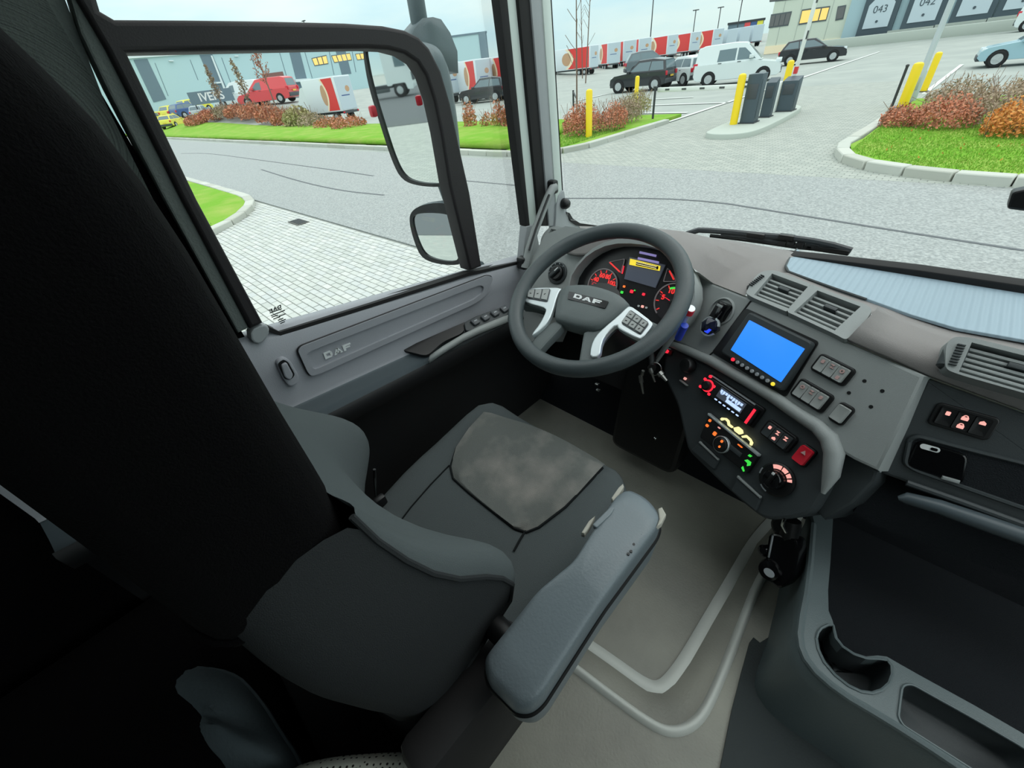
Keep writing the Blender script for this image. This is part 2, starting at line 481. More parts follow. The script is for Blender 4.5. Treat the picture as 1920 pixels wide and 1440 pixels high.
M['car_navy'] = mat('navy_car_paint', (58, 88, 140), 0.35, coat=0.4)
M['car_glass'] = mat('car_window', (104, 122, 128), 0.1)  # lightened tone stands in for bright reflections on the panes
M['tyre'] = mat('tyre', (30, 32, 34), 0.85)
M['alloy'] = mat('alloy_wheel', (180, 186, 188), 0.35, metal=0.3)
M['tail'] = mat('red_tail_lamp', (200, 30, 50), 0.3)
M['lamp_clear'] = mat('clear_lamp', (214, 224, 226), 0.2)
M['plate_y'] = mat('yellow_number_plate', (224, 190, 60), 0.5)
M['bumper'] = mat('dark_bumper', (66, 72, 76), 0.6)
M['parcel_white'] = mat('white_trailer_panel', (214, 222, 226), 0.5)
M['parcel_grey'] = mat('pale_grey_trailer_end', (186, 200, 208), 0.5)
M['parcel_red'] = mat('red_trailer_panel', (216, 58, 54), 0.5)
M['parcel_cream'] = mat('cream_curve', (238, 222, 190), 0.5)
M['parcel_tan'] = mat('tan_oval_print', (190, 152, 118), 0.5)
M['clad'] = mat('pale_blue_cladding', (178, 206, 210), 0.6)
M['clad_dark'] = mat('slate_cladding', (104, 124, 136), 0.6)
M['clad_trim'] = mat('white_parapet', (214, 224, 226), 0.6)
M['office'] = mat('cream_office_panel', (198, 206, 192), 0.7)
M['dock_wall'] = mat('blue_grey_dock_wall', (160, 186, 194), 0.6)
M['dock_seal'] = mat('dark_dock_seal', (70, 84, 92), 0.8)
M['concrete'] = mat('pale_concrete', (172, 180, 172), 0.8)
M['win_dark'] = mat('dark_office_window', (104, 104, 104), 0.2)
M['win_lit'] = mat('lit_window', (232, 196, 110), 0.4, emit=0.5)
M['win_frame'] = mat('window_frame', (84, 92, 96), 0.5)
M['door_brown'] = mat('brown_dock_door', (128, 90, 84), 0.7)
M['track'] = mat('tyre_mark', (90, 94, 97), 0.8)
M['iron'] = mat('cast_iron_drain', (84, 84, 80), 0.7)

def sst(a, b, x):
    t = max(0.0, min(1.0, (x - a) / (b - a)))
    return t * t * (3 - 2 * t)
def gz(x, y):
    """lie of the land: level, with a bank that rises behind the far verge"""
    return GZ + 2.0 * sst(48, 75, -x) * sst(13.5, 26, y)
GRD = Frame((0, 0, GZ), (1, 0, 0), v=(0, 1, 0))
# ---- wide ground
xs = [-420, -300, -220, -160, -120, -100, -90, -80, -74, -68, -62, -56, -50, -46, -40, -30, -20, -10, 0, 20, 60, 140]
ys = [-140, -60, -20, -5, 0, 4, 8, 11, 13, 15, 17, 19, 21, 23, 25, 27, 35, 60, 100, 180, 320, 600]
loft('trim_1', [[V((x, y, gz(x, y) - 0.03)) for x in xs] for y in ys], M['lot'])['kind'] = 'structure'
bpy.data.objects['trim_1']['label'] = 'grey asphalt ground of the parking lot and yard'
rd = plate('asphalt_road', GRD, [(-420, 4.06), (140, 4.06), (140, 10.92), (-420, 10.92)], 0.2, M['asphalt'])
prop(rd, 'worn grey asphalt road running across in front of the truck', kind='structure')
def strip2(pts, w):
    l, r = [], []
    for i, p in enumerate(pts):
        a = V(pts[max(0, i - 1)]); b = V(pts[min(len(pts) - 1, i + 1)])
        t = (b - a).normalized(); n = V((-t.y, t.x)) * w / 2
        l.append(tuple(V(p) + n)); r.append(tuple(V(p) - n))
    return l + r[::-1]
for pts, w in (([(340, 288), (390, 287), (500, 302), (620, 318), (700, 330)], 0.07), ([(490, 318), (560, 340), (640, 358), (720, 366)], 0.07), ([(860, 338), (960, 347), (980, 349)], 0.06), ([(1060, 372), (1300, 372), (1500, 404), (1700, 436), (1920, 470)], 0.06)):
    plate('tyre_mark', GRD, strip2(smooth2([tuple(gnd(*p)[:2]) for p in pts], 2, False), w), 0.01, M['track'], rd, top=0.006)
# ---- entrance lanes in small paving
m = mat('entrance_brick', (128, 132, 128), 0.75)
t = m.node_tree; bt = t.nodes.new('ShaderNodeTexBrick'); tc = t.nodes.new('ShaderNodeTexCoord'); bp = t.nodes.new('ShaderNodeBump')
bt.inputs['Scale'].default_value = 1.0; bt.inputs['Brick Width'].default_value = 0.22; bt.inputs['Row Height'].default_value = 0.11; bt.inputs['Mortar Size'].default_value = 0.009
bt.inputs['Color1'].default_value = C(150, 156, 149); bt.inputs['Color2'].default_value = C(168, 172, 164); bt.inputs['Mortar'].default_value = C(122, 127, 121)
bp.inputs['Distance'].default_value = 0.01; bp.invert = True
t.links.new(tc.outputs['Object'], bt.inputs['Vector']); t.links.new(bt.outputs[0], t.nodes['Principled BSDF'].inputs['Base Color']); t.links.new(bt.outputs[1], bp.inputs['Height']); t.links.new(bp.outputs[0], t.nodes['Principled BSDF'].inputs['Normal'])
M['entrance'] = m
prop(plate('entrance_paving', GRD, [(-11.5, 10.93), (0.9, 10.93), (-1.0, 12), (-1.9, 13.2), (-1.9, 30), (-9.0, 30), (-9.0, 13), (-9.8, 11.6)], 0.2, M['entrance']), 'light grey brick paving of the entrance lanes beyond the road', kind='structure')
# ---- kerbs: separate stones
_stone = {}
def kerb(name, label, path, n_len=1.0, w=0.26, h=0.13):
    root = thing(name, label, None, (path[0][0], path[0][1], GZ), kind='structure')
    d = []
    acc = 0.0
    pts = [V(p) for p in path]
    tot = sum((pts[i + 1] - pts[i]).length for i in range(len(pts) - 1))
    def pos(s):
        for i in range(len(pts) - 1):
            l = (pts[i + 1] - pts[i]).length
            if s <= l or i == len(pts) - 2: return pts[i].lerp(pts[i + 1], s / l)
            s -= l
    k = max(1, round(tot / n_len))
    for i in range(k):
        a, b = pos(tot * i / k), pos(tot * (i + 1) / k)
        ln = round((b - a).length, 2)
        key = (ln, w, h)
        if key not in _stone:
            bm = bmesh.new(); add_box(bm, (0, 0, h / 2 - 0.05), (max(0.05, ln - 0.012), w, h + 0.1), bevel=0.02, seg=1)
            o = from_bm('kerb_stone', bm, M['kerb'], None)
            _stone[key] = o
        else:
            o = _stone[key].copy(); COL.objects.link(o)
        o.name = 'kerb_stone'
        o.parent = root
        q = (a + b) / 2
        o.location = V((q.x, q.y, GZ + random.uniform(-0.006, 0.006))) - root.location
        o.rotation_euler = (0, 0, math.atan2(b.y - a.y, b.x - a.x) + random.uniform(-0.006, 0.006))
    return root
KL = [(-9.2, 18.3), (-9.35, 15.5), (-9.5, 13.2), (-9.9, 12.2), (-10.8, 11.65), (-12, 11.5), (-75, 11.9)]
KR = [(-2.07, 18.3), (-2.2, 14.5), (-2.25, 13.6), (-2.0, 12.6), (-1.55, 11.95), (-1.0, 11.55), (0.0, 11.2), (0.9, 11.05), (9, 11.05)]
kerb('kerb', 'pale concrete kerb along the far side of the road and round the left corner', KL)
kerb('kerb', 'pale concrete kerb curving round the right-hand grass corner', KR, 0.75, h=0.16)
NK = [(-30, 4.0), (-16.4, 4.0), (-15.2, 3.85), (-14.2, 3.5), (-13.2, 2.85), (-12.5, 2.1), (-12.1, 1.0), (-12.0, -2)]
kerb('kerb', 'pale concrete kerb round the near grass patch at left', smooth2(NK, 1, False), 0.8)
# ---- grass
def blades(name, fn, n, size, parent, m='blade'):
    vs, fs = [], []
    for i in range(n):
        p = fn()
        a = random.uniform(0, 2 * PI); h = size * random.uniform(0.6, 1.4); w = size * 0.35
        d = V((math.cos(a) * w, math.sin(a) * w, 0)); t = V((random.uniform(-1, 1), random.uniform(-1, 1), 0)) * size * 0.5
        k = len(vs); vs += [p - d, p + d, p + t + V((0, 0, h))]; fs.append((k, k + 1, k + 2))
    me = bpy.data.meshes.new(name); me.from_pydata([tuple(v) for v in vs], [], fs); me.materials.append(M[m])
    o = bpy.data.objects.new(name, me); COL.objects.link(o); o['kind'] = 'stuff'
    return put(o, parent)
gx = [-108, -99, -90, -80, -74, -68, -62, -56, -50, -44, -38, -32, -26, -20, -15, -12]
gy = [12.0, 13, 14, 15, 16, 17, 18]
g1 = loft('grass_verge', [[V((x, y, gz(x, y) + 0.1)) for x in gx] for y in gy], M['grass'], thick=0.15)
plate('grass_corner', GRD, [(-12, 11.7), (-12, 20), (-9.4, 20), (-9.4, 15.5), (-9.6, 13.2), (-10.0, 12.4), (-10.8, 11.8)], 0.2, M['grass'], g1, top=0.1)
prop(g1, 'long mown green verge with grass blades beyond the road at left', 'grass')
blades('grass_blade', lambda: (lambda x, y: V((x, y, gz(x, y) + 0.1)))(-10 - 60 * random.random() ** 1.8, random.uniform(12.1, 16.5)), 20000, 0.05, g1)
g2 = plate('grass_island', GRD, [(-1.95, 22), (-2.0, 14.5), (-2.1, 13.7), (-1.85, 12.7), (-1.4, 12.1), (-0.9, 11.7), (0.1, 11.35), (1.0, 11.2), (30, 11.2), (30, 22)], 0.2, M['grass'], top=0.12)
prop(g2, 'bright green grass corner in front of the rust coloured shrubs at right', 'grass')
blades('grass_blade', lambda: V((lambda y: (random.uniform(-1.95 + max(0, 12.8 - y) * 1.1, 6), y, GZ + 0.12))(random.uniform(11.4, 16))), 30000, 0.032, g2)
blades('fallen_leaf', lambda: V((random.uniform(-1.3, 4), random.uniform(12.2, 15.5), GZ + 0.14)), 60, 0.05, g2, 'leaf_orange')
g3 = plate('grass_patch', GRD, [(-30, -2), (-12.2, -2), (-12.25, 1.0), (-12.7, 2.1), (-13.4, 2.8), (-14.3, 3.4), (-15.2, 3.7), (-16.4, 3.85), (-30, 3.85)], 0.2, M['grass'], top=0.11)
prop(g3, 'small bright green grass patch on the near side of the road at left', 'grass')
blades('grass_blade', lambda: V((random.uniform(-22, -12.8), random.uniform(-1, 2.2), GZ + 0.11)), 6000, 0.035, g3)
# ---- near paving bricks
t = M['joint'].node_tree; bt2 = t.nodes.new('ShaderNodeTexBrick'); tc = t.nodes.new('ShaderNodeTexCoord')
bt2.inputs['Scale'].default_value = 1.0; bt2.inputs['Brick Width'].default_value = 0.22; bt2.inputs['Row Height'].default_value = 0.11; bt2.inputs['Mortar Size'].default_value = 0.006
bt2.inputs['Color1'].default_value = C(170, 174, 169); bt2.inputs['Color2'].default_value = C(188, 190, 184); bt2.inputs['Mortar'].default_value = C(120, 123, 118)
mp = t.nodes.new('ShaderNodeMapping'); t.links.new(tc.outputs['Object'], mp.inputs[0]); t.links.new(mp.outputs[0], bt2.inputs['Vector'])
M['bed'] = M['joint']; M['joint'] = mat('sand_bed', (138, 141, 136), 0.95)
t.links.new(bt2.outputs[0], t.nodes['Principled BSDF'].inputs['Base Color'])
PV = plate('brick_paving', GRD, [(-60, -120), (60, -120), (60, 4.04), (-60, 4.04)], 0.2, M['bed'], top=-0.02)
plate('joint_bed', GRD, [(-17, -6), (-1.4, -6), (-1.4, 4.03), (-17, 4.03)], 0.1, M['joint'], PV, top=-0.012)
prop(PV, 'light grey brick paving the truck stands on', kind='structure')
BW, BD = 0.22, 0.11
cells = []
def near_edge(y):
    e = [(-2, -12.0), (1.0, -12.1), (2.1, -12.5), (2.85, -13.2), (3.5, -14.2), (3.85, -15.2), (4.0, -16.4)]
    for (a, b), (c, d) in zip(e, e[1:]):
        if y <= c: return b + (d - b) * (y - a) / (c - a)
    return -16.4
for j in range(int(6.2 / BD)):
    y = 3.98 - (j + 0.5) * BD
    for i in range(int(15 / BW)):
        x = -1.6 - (i + 0.5) * BW - (j % 2) * BW * 0.5
        if x > -1.75 or x < near_edge(y) + 0.2: continue
        cells.append((x, y))
vis = [c for c in cells if c[0] < -3.2 and c[1] > 0.3]
vis.sort(key=lambda c: c[0] ** 2 + c[1] ** 2)
near = set(vis[:300])
bm = bmesh.new(); add_box(bm, (0, 0, -0.02), (BW - 0.008, BD - 0.008, 0.05), bevel=0.004, seg=1)
b0 = from_bm('brick', bm, M['brick'], PV)
first = True
for c in vis[:300]:
    o = b0 if first else b0.copy()
    if not first: COL.objects.link(o)
    first = False
    o.location = V((c[0], c[1], GZ - 0.004 + random.uniform(-0.003, 0.003)))
    o.rotation_euler = (random.uniform(-0.008, 0.008), random.uniform(-0.008, 0.008), random.uniform(-0.012, 0.012))
vs, fs = [], []
more = [c for c in cells if c not in near]
for j in range(30):
    for i in range(40):
        y = -2.3 - (j + 0.5) * BD * 3
        more.append((-1.6 - (i + 0.5 + (j % 2) * 0.5) * BW * 1.0, -2.2 - (j + 0.5) * BD))
for x, y in more:
    k = len(vs); z = GZ + 0.001 + random.uniform(-0.003, 0.003); a, b, s = BW / 2 - 0.004, BD / 2 - 0.004, 0.004
    vs += [(x - a, y - b, z - 0.03), (x + a, y - b, z - 0.03), (x + a, y + b, z - 0.03), (x - a, y + b, z - 0.03), (x - a + s, y - b + s, z), (x + a - s, y - b + s, z), (x + a - s, y + b - s, z), (x - a + s, y + b - s, z)]
    fs += [(k + 4, k + 5, k + 6, k + 7)] + [(k + q, k + (q + 1) % 4, k + 4 + (q + 1) % 4, k + 4 + q) for q in range(4)]
o = mk('far_bricks', vs, fs, M['brick_far'], PV); o['kind'] = 'stuff'
dr = thing('street_drain', 'small cast iron drain grate at the edge of the brick paving', 'drain', gnd(560, 417))
p = gnd(560, 417)
box('frame', (p.x, p.y, GZ + 0.004), (0.62, 0.3, 0.03), M['iron'], dr, bevel=0.01)
for k in range(6): box('bar', (p.x - 0.24 + k * 0.096, p.y, GZ + 0.022), (0.045, 0.22, 0.012), M['post_dark'], dr)
# ---- painted lines
LN = thing('trim_2', 'white painted lane and bay lines on the lot', None, (0, 0, GZ), kind='structure')
def line(a, b, w=0.14):
    plate('painted_line', GRD, strip2([a, b], w), 0.012, M['white_paint'], LN, top=0.004)
line((-9.25, 18.6), (-9.2, 30), 0.16); line((-9.15, 31.5), (-9.15, 58), 0.2); line((-2.0, 24.5), (-1.95, 37), 0.16)
for a, b in (((1203, 212), (1289, 211)), ((1198, 198), (1365, 192)), ((1075, 190), (1140, 176)), ((1225, 186), (1300, 182)), ((780, 245), (880, 240)), ((1000, 160), (1060, 153))):
    line(tuple(gnd(*a)[:2]), tuple(gnd(*b)[:2]), 0.22)
# ---- bollards
def bollard(px, py, top, label, r=0.115):
    p = gnd(px, py); d = W(*top)
    h = d.z * math.hypot(p.x, p.y) / math.hypot(d.x, d.y) - GZ
    t = thing('bollard', label, 'bollard', p, 'yellow bollards at the entrance')
    fr = Frame(p, (1, 0, 0), v=(0, 1, 0))
    lathe('sleeve', fr, 0, 0, [(r, 0.0), (r, h - 0.08), (r * 0.86, h - 0.03), (r * 0.4, h)], M['yellow'], t, 16)
    lathe('base_plate', fr, 0, 0, [(r * 1.7, 0), (r * 1.7, 0.02), (r * 1.02, 0.03)], M['post_dark'], t, 16)
bollard(1104, 263, (1104, 167), 'yellow bollard standing alone beside the left shrubs and sapling')
bollard(1192, 195, (1196, 142), 'yellow bollard in front of the black hatchback')
bollard(1373, 243, (1388, 138), 'tall yellow bollard at the near end of the traffic island')
bollard(1462, 203, (1479, 113), 'yellow bollard at the far end of the traffic island')
bollard(1690, 203, (1718, 117), 'thick yellow bollard beside the grey lamp post', 0.14)
bollard(1731, 172, (1762, 97), 'thinner yellow bollard behind the lamp post', 0.11)
# ---- traffic island with barrier machines
isl = [(-6.35, 15.5), (-6.2, 15.05), (-5.75, 14.8), (-5.2, 14.9), (-4.85, 15.4), (-4.8, 17), (-4.95, 20.4), (-5.3, 21.2), (-5.9, 21.4), (-6.35, 21.0), (-6.45, 19)]
ti = plate('traffic_island', GRD, smooth2(isl, 2), 0.2, M['concrete'], None, bevel=0.04, top=0.15)
prop(ti, 'raised concrete traffic island between the two entrance lanes', 'island')
IZ = GZ + 0.15
def cabinet(name, label, x, y, w, d, h, slope=0.0, extra=None):
    t = thing(name, label, 'machine', (x, y, IZ))
    fr = Frame((x, y - d / 2, IZ), (1, 0, 0), v=(0, 0, 1))
    pr = Frame((x + w / 2, y, IZ), (0, 1, 0), v=(0, 0, 1))
    plate('housing', pr, [(-d / 2, 0), (d / 2, 0), (d / 2, h), (-d / 2, h - slope)], w, M['box_grey'], t, bevel=0.015)
    box('base_plate', (x, y, IZ + 0.015), (w + 0.08, d + 0.08, 0.03), M['post_dark'], t)
    box('front_panel', (x, y - d / 2 - 0.006, IZ + h * 0.66), (w * 0.7, 0.012, h * 0.3), M['bumper'], t, bevel=0.004)
    box('side_panel', (x + w / 2 + 0.006, y, IZ + h * 0.5), (0.012, d * 0.75, h * 0.8), M['box_grey'], t, bevel=0.004)
    return t
cabinet('barrier_cabinet', 'tall slate blue barrier cabinet right behind the tall island bollard', -5.62, 17.0, 0.42, 0.45, 1.32)
cabinet('ticket_machine', 'narrow slate blue ticket machine in the middle of the traffic island', -5.5, 18.2, 0.3, 0.32, 1.1, 0.12)
t = cabinet('barrier_cabinet', 'slate blue barrier cabinet with a white boom raised, far end of the island', -5.3, 19.6, 0.48, 0.5, 1.0, 0.1)
box('white_side', (-5.68, 19.3, IZ + 0.45), (0.26, 0.2, 0.9), M['boom_white'], t, bevel=0.02)
# booms
bo = thing('barrier_boom', 'lowered white barrier boom with dark marks across the left lane', 'barrier', (-5.8, 17.2, IZ))
a, b = V((-5.62, 17.25, GZ + 1.12)), V((-10.0, 18.85, GZ + 1.08))
dv = (b - a); rt = dv.to_track_quat('X', 'Z').to_matrix()
box('boom', (a + b) / 2, (dv.length, 0.06, 0.15), M['boom_white'], bo, rt, bevel=0.02)
for k in range(5): box('mark', a + dv * (0.12 + 0.19 * k) + V((0, -0.035, 0.0)), (0.22, 0.02, 0.055), M['boom_mark'], bo, rt)
po = thing('boom_rest', 'thin dark post that carries the tip of the lowered boom', 'post', (-10.03, 18.75, GZ))
tube('post', [(-10.03, 18.7, GZ), (-10.03, 18.7, GZ + 1.18)], 0.045, M['post_dark'], po)
box('fork', (-10.03, 18.7, GZ + 1.19), (0.1, 0.16, 0.05), M['post_dark'], po, bevel=0.01)
bu = thing('barrier_boom', 'upright white barrier boom with a red mark above the island', 'barrier', (-5.35, 19.9, IZ + 0.9))
a = V((-5.4, 19.95, IZ + 0.75)); b = V((-5.25, 19.95, GZ + 5.4)); dv = b - a; rt = dv.to_track_quat('X', 'Y').to_matrix()
box('boom', (a + b) / 2, (dv.length, 0.1, 0.14), M['boom_white'], bu, rt, bevel=0.02)
box('red_mark', a + dv * 0.09, (0.2, 0.104, 0.144), M['boom_red'], bu, rt)
for k in range(3): box('mark', a + dv * (0.3 + k * 0.2) + V((0.05, -0.04, 0)), (0.22, 0.04, 0.06), M['boom_mark'], bu, rt)
# ---- lamp post and thin post
p = V((-2.02, 21.5, GZ))
lp = thing('lamp_post', 'tall pale grey lamp post behind the right-hand bollards', 'lamp post', p)
fr = Frame(p, (1, 0, 0), v=(0, 1, 0))
lathe('pole', fr, 0, 0, [(0.12, 0), (0.12, 0.9), (0.085, 0.95), (0.06, 8)], M['galv'], lp, 16)
box('door_hatch', p + V((0, -0.115, 0.6)), (0.09, 0.02, 0.35), M['galv'], lp, bevel=0.005)
box('lamp_head', p + V((0, -0.5, 8.05)), (0.28, 1.0, 0.12), M['galv'], lp, bevel=0.03)
p = gnd(1672, 200)
tube_p = thing('post', 'thin dark post just left of the thick yellow bollard', 'post', p)
tube('shaft', [p, p + V((0, 0, 1.12))], 0.04, M['post_dark'], tube_p)
lathe('cap', Frame(p, (1, 0, 0), v=(0, 1, 0)), 0, 0, [(0.05, 1.1), (0.05, 1.14), (0.02, 1.16)], M['post_dark'], tube_p, 10)
# ---- shrubs
def shrub(name, label, cat, c, rx, ry, h, n, leaf, size, twigs=40, group=None, z=None):
    z0 = (gz(c[0], c[1]) + 0.08) if z is None else z
    t = thing(name, label, cat, (c[0], c[1], z0), group)
    vs, fs = [], []
    for i in range(n):
        while True:
            u, v = random.uniform(-1, 1), random.uniform(-1, 1)
            if u * u + v * v < 1: break
        top = h * (0.55 + 0.45 * (1 - (u * u + v * v))) * random.uniform(0.75, 1.1)
        p = V((c[0] + u * rx, c[1] + v * ry, z0 + top * (0.12 + 0.88 * random.random() ** 0.7)))
        a = V((random.gauss(0, 1), random.gauss(0, 1), random.gauss(0, 1))).normalized(); b = a.orthogonal().normalized()
        s = size * random.uniform(0.6, 1.3)
        k = len(vs); vs += [p - a * s, p + b * s * 0.55, p + a * s, p - b * s * 0.55]; fs.append((k, k + 1, k + 2, k + 3))
    o = mk_raw('foliage', vs, fs, M[leaf], t); o['kind'] = 'stuff'
    paths = []
    for i in range(twigs):
        u, v = random.uniform(-0.8, 0.8), random.uniform(-0.8, 0.8)
        b = V((c[0] + u * rx, c[1] + v * ry, z0)); paths.append([b, b + V((random.gauss(0, 0.08), random.gauss(0, 0.08), h * 0.5)), b + V((random.gauss(0, 0.16), random.gauss(0, 0.16), h * random.uniform(0.85, 1.15)))])
    o = tubes('twigs', paths, 0.006 if size < 0.1 else 0.02, M['twig'], t, 4); o['kind'] = 'stuff'
    return t
def mk_raw(name, vs, fs, m, parent):
    me = bpy.data.meshes.new(name); me.from_pydata([tuple(v) for v in vs], [], fs); me.materials.append(m)
    o = bpy.data.objects.new(name, me); COL.objects.link(o)
    return put(o, parent)
GS = 'shrubs of the right-hand bed'
for c, rx, ry, h, n, leaf, lab in (
        ((-1.6, 16.4), 0.45, 0.5, 0.5, 1400, 'leaf_red', 'small rust shrub at the foot of the thick yellow bollard'),
        ((-0.7, 16.2), 0.65, 0.8, 0.72, 2600, 'leaf_red', 'rust red shrub at the left end of the right-hand bed'),
        ((0.4, 16.6), 0.8, 1.0, 0.95, 2600, 'leaf_dry', 'bare brown twiggy shrub between the rust and the orange ones'),
        ((0.55, 15.0), 0.55, 0.6, 0.75, 2200, 'leaf_orange', 'low orange shrub nearest the grass in the right-hand bed'),
        ((1.5, 15.6), 0.75, 0.8, 1.0, 3400, 'leaf_orange', 'bright orange shrub at the right edge of view'),
        ((2.6, 15.2), 0.9, 0.9, 1.05, 3000, 'leaf_orange', 'orange brown shrub cut by the right edge of view'),
        ((-0.7, 18.6), 0.8, 1.2, 0.85, 2400, 'leaf_dry', 'tall dry brown shrub behind the lamp post'),
        ((1.2, 18.8), 1.0, 1.2, 1.25, 1900, 'leaf_dry', 'dry brown shrub in the back row of the right-hand bed'),
        ((3.0, 18.6), 1.1, 1.2, 1.3, 2000, 'leaf_red', 'reddish shrub in the back row at the right edge')):
    shrub('shrub', lab, 'shrub', c, rx, ry, h, n, leaf, 0.036, 30, GS, GZ + 0.1)
for c, rx, ry, h, n, leaf, lab in (
        ((-10.9, 14.9), 0.7, 0.8, 1.05, 3200, 'leaf_red', 'rust shrub round the thin sapling left of the lone bollard'),
        ((-10.2, 16.0), 0.45, 0.7, 0.95, 1600, 'leaf_red', 'rust shrub just right of the lone bollard'),
        ((-10.7, 17.6), 0.55, 1.0, 0.95, 2200, 'leaf_dry', 'greyish dry shrub behind the lone bollard'),
        ((-11.6, 20.0), 0.55, 0.9, 0.95, 1700, 'leaf_olive', 'olive dry shrub by the far left-hand bollard')):
    shrub('shrub', lab, 'shrub', c, rx, ry, h, n, leaf, 0.036, 30, 'shrubs of the left-hand corner', GZ + 0.1)
for i, px in enumerate((884, 915, 938, 955, 968)):
    p = gnd(px, 246)
    shrub('shrub', ['first', 'second', 'third', 'fourth', 'fifth'][i] + ' small bare rust shrub from the left in the gap before the parked cars', 'shrub', (p.x, p.y), 0.35, 0.35, (1.3, 0.8, 1.25, 1.1, 1.2)[i], (340, 130, 300, 260, 280)[i], 'leaf_red', 0.07, 14, 'young shrubs seen between mirror and pillar')
for i, (px, D, h, leaf) in enumerate(((372, 80, 2.0, 'leaf_red'), (402, 78, 2.2, 'leaf_red'), (430, 75, 2.3, 'leaf_dry'), (455, 70, 2.5, 'leaf_red'), (482, 66, 2.7, 'leaf_red'), (512, 60, 3.0, 'leaf_red'), (540, 54, 2.4, 'leaf_red'), (565, 49, 2.6, 'leaf_olive'), (592, 45, 1.9, 'leaf_dry'), (622, 41, 1.3, 'leaf_red'), (655, 37, 1.4, 'leaf_red'))):
    d = W(px, 240); s = D / math.hypot(d.x, d.y); c = (d.x * s, max(16.5, d.y * s * 1.0))
    names = ('leftmost rust shrub of the roadside hedge', 'second rust shrub of the roadside hedge', 'dry grey shrub low in the roadside hedge', 'rust shrub before the white lettering', 'rust shrub below the slim sapling', 'tallest rust shrub before the red van', 'rust shrub just right of the red van', 'rounded olive shrub between the red and the white van', 'dry shrub under the front of the white van', 'low rust shrub under the red panel of the white van', 'low rust shrub at the edge of the side mirror')
    shrub('shrub', names[i], 'shrub', c, D * 0.045, 1.2, h * 0.62, 1500 if D > 45 else 700, leaf, 0.13 if D > 45 else 0.09, 30, 'shrubs of the roadside hedge')
# ---- bare saplings
def sapling(name, label, base, h, r, n, leaf=None, spread=0.4, group=None, lean=0.0):
    b = V(base); t = thing(name, label, 'tree', b, group)
    tube('trunk', [b, b + V((lean * 0.5, 0, h * 0.5)), b + V((lean, 0, h))], [r, r * 0.7, r * 0.25], M['bark'], t, 6)
    paths = []; vs = []; fs = []
    for i in range(n):
        s = 0.3 + 0.65 * (i + random.random()) / n
        q = b + V((lean * s, 0, h * s)); a = random.uniform(0, 2 * PI); l = spread * h * (1.1 - s)
        e = q + V((math.cos(a) * l, math.sin(a) * l, l * 1.2))
        paths.append([q, (q + e) / 2 + V((0, 0, -0.05 * l)), e])
        if leaf:
            for k in range(14):
                c = q.lerp(e, random.random()) + V((random.gauss(0, 0.1), random.gauss(0, 0.1), random.gauss(0, 0.1))); u = V((random.gauss(0, 1), random.gauss(0, 1), random.gauss(0, 1))).normalized() * 0.11; w = u.orthogonal().normalized() * 0.07
                j = len(vs); vs += [c - u, c + w, c + u, c - w]; fs.append((j, j + 1, j + 2, j + 3))
    o = tubes('branches', paths, r * 0.25, M['bark'], t, 4); o['kind'] = 'stuff'
    if leaf:
        o = mk_raw('foliage', vs, fs, M[leaf], t); o['kind'] = 'stuff'
    return t
p = gnd(1082, 252); sapling('sapling', 'tall thin bare sapling left of the lone yellow bollard', p, 5.6, 0.035, 12, spread=0.12)
st = thing('tree_stake', 'dark low stake frame beside the thin sapling', 'stake', p + V((-0.5, 0.5, 0)))
tube('stake', [p + V((-0.55, 0.5, 0)), p + V((-0.55, 0.5, 1.45))], 0.035, M['post_dark'], st)
tube('tie', [p + V((-0.55, 0.5, 1.4)), p + V((-0.25, 0.25, 1.25)), p + V((0, 0, 1.2))], 0.03, M['post_dark'], st)
for i, (px, D, h, lf, lab) in enumerate(((425, 77, 7.0, 'leaf_dry', 'slim bare sapling above the yellow cars'), (476, 67, 7.2, 'leaf_dry', 'slim bare sapling left of the red van'), (523, 70, 10.0, 'leaf_red', 'taller sapling with rust leaves above the red van'))):
    d = W(px, 215); s = D / math.hypot(d.x, d.y); x, y = d.x * s, d.y * s
    sapling('sapling', lab, (x, y, gz(x, y)), h * 0.8, 0.09, 26, lf, 0.16, 'saplings along the roadside hedge')
for i, (px, D, h) in enumerate(((1098, 60, 11), (1092, 75, 11))):
    d = W(px, 150); s = D / math.hypot(d.x, d.y)
    sapling('bare_tree', ['thin bare tree leaning over the first parcel trailer', 'second thin bare tree over the parcel trailers'][i], (d.x * s, d.y * s, GZ), h, 0.07, 14, None, 0.1, None, (0.8, -0.3)[i])
# ---- vehicles
STY = {
 'hatch': dict(body=[(-.47, .2), (-.5, .36), (-.485, .62), (.2, .62), (.43, .53), (.49, .42), (.5, .27), (.46, .17), (-.44, .16)], cab=[(-.48, .62), (-.40, .95), (-.22, 1.0), (.0, .985), (.20, .62)], win=[[(-.44, .66), (-.375, .90), (-.24, .93), (-.22, .66)], [(-.205, .66), (-.225, .93), (-.02, .925), (.155, .66)]], wx=(-.31, .32)),
 'mini': dict(body=[(-.48, .2), (-.5, .38), (-.49, .60), (.17, .62), (.42, .56), (.49, .45), (.5, .27), (.46, .17), (-.44, .16)], cab=[(-.49, .60), (-.45, .93), (-.25, 1.0), (.0, .98), (.17, .62)], win=[[(-.45, .64), (-.42, .90), (-.23, .92), (-.21, .64)], [(-.195, .64), (-.215, .92), (-.01, .91), (.13, .65)]], wx=(-.33, .33)),
 'van': dict(body=[(-.48, .16), (-.5, .26), (-.495, .54), (.22, .54), (.44, .45), (.49, .34), (.5, .2), (.46, .12), (-.44, .12)], cab=[(-.497, .54), (-.47, .93), (-.40, .985), (-.05, 1.0), (.07, .97), (.27, .54)], win=[[(-.235, .58), (-.225, .86), (-.03, .87), (-.03, .58)], [(-.01, .58), (-.01, .87), (.06, .86), (.20, .58)]], wx=(-.31, .31)),
}
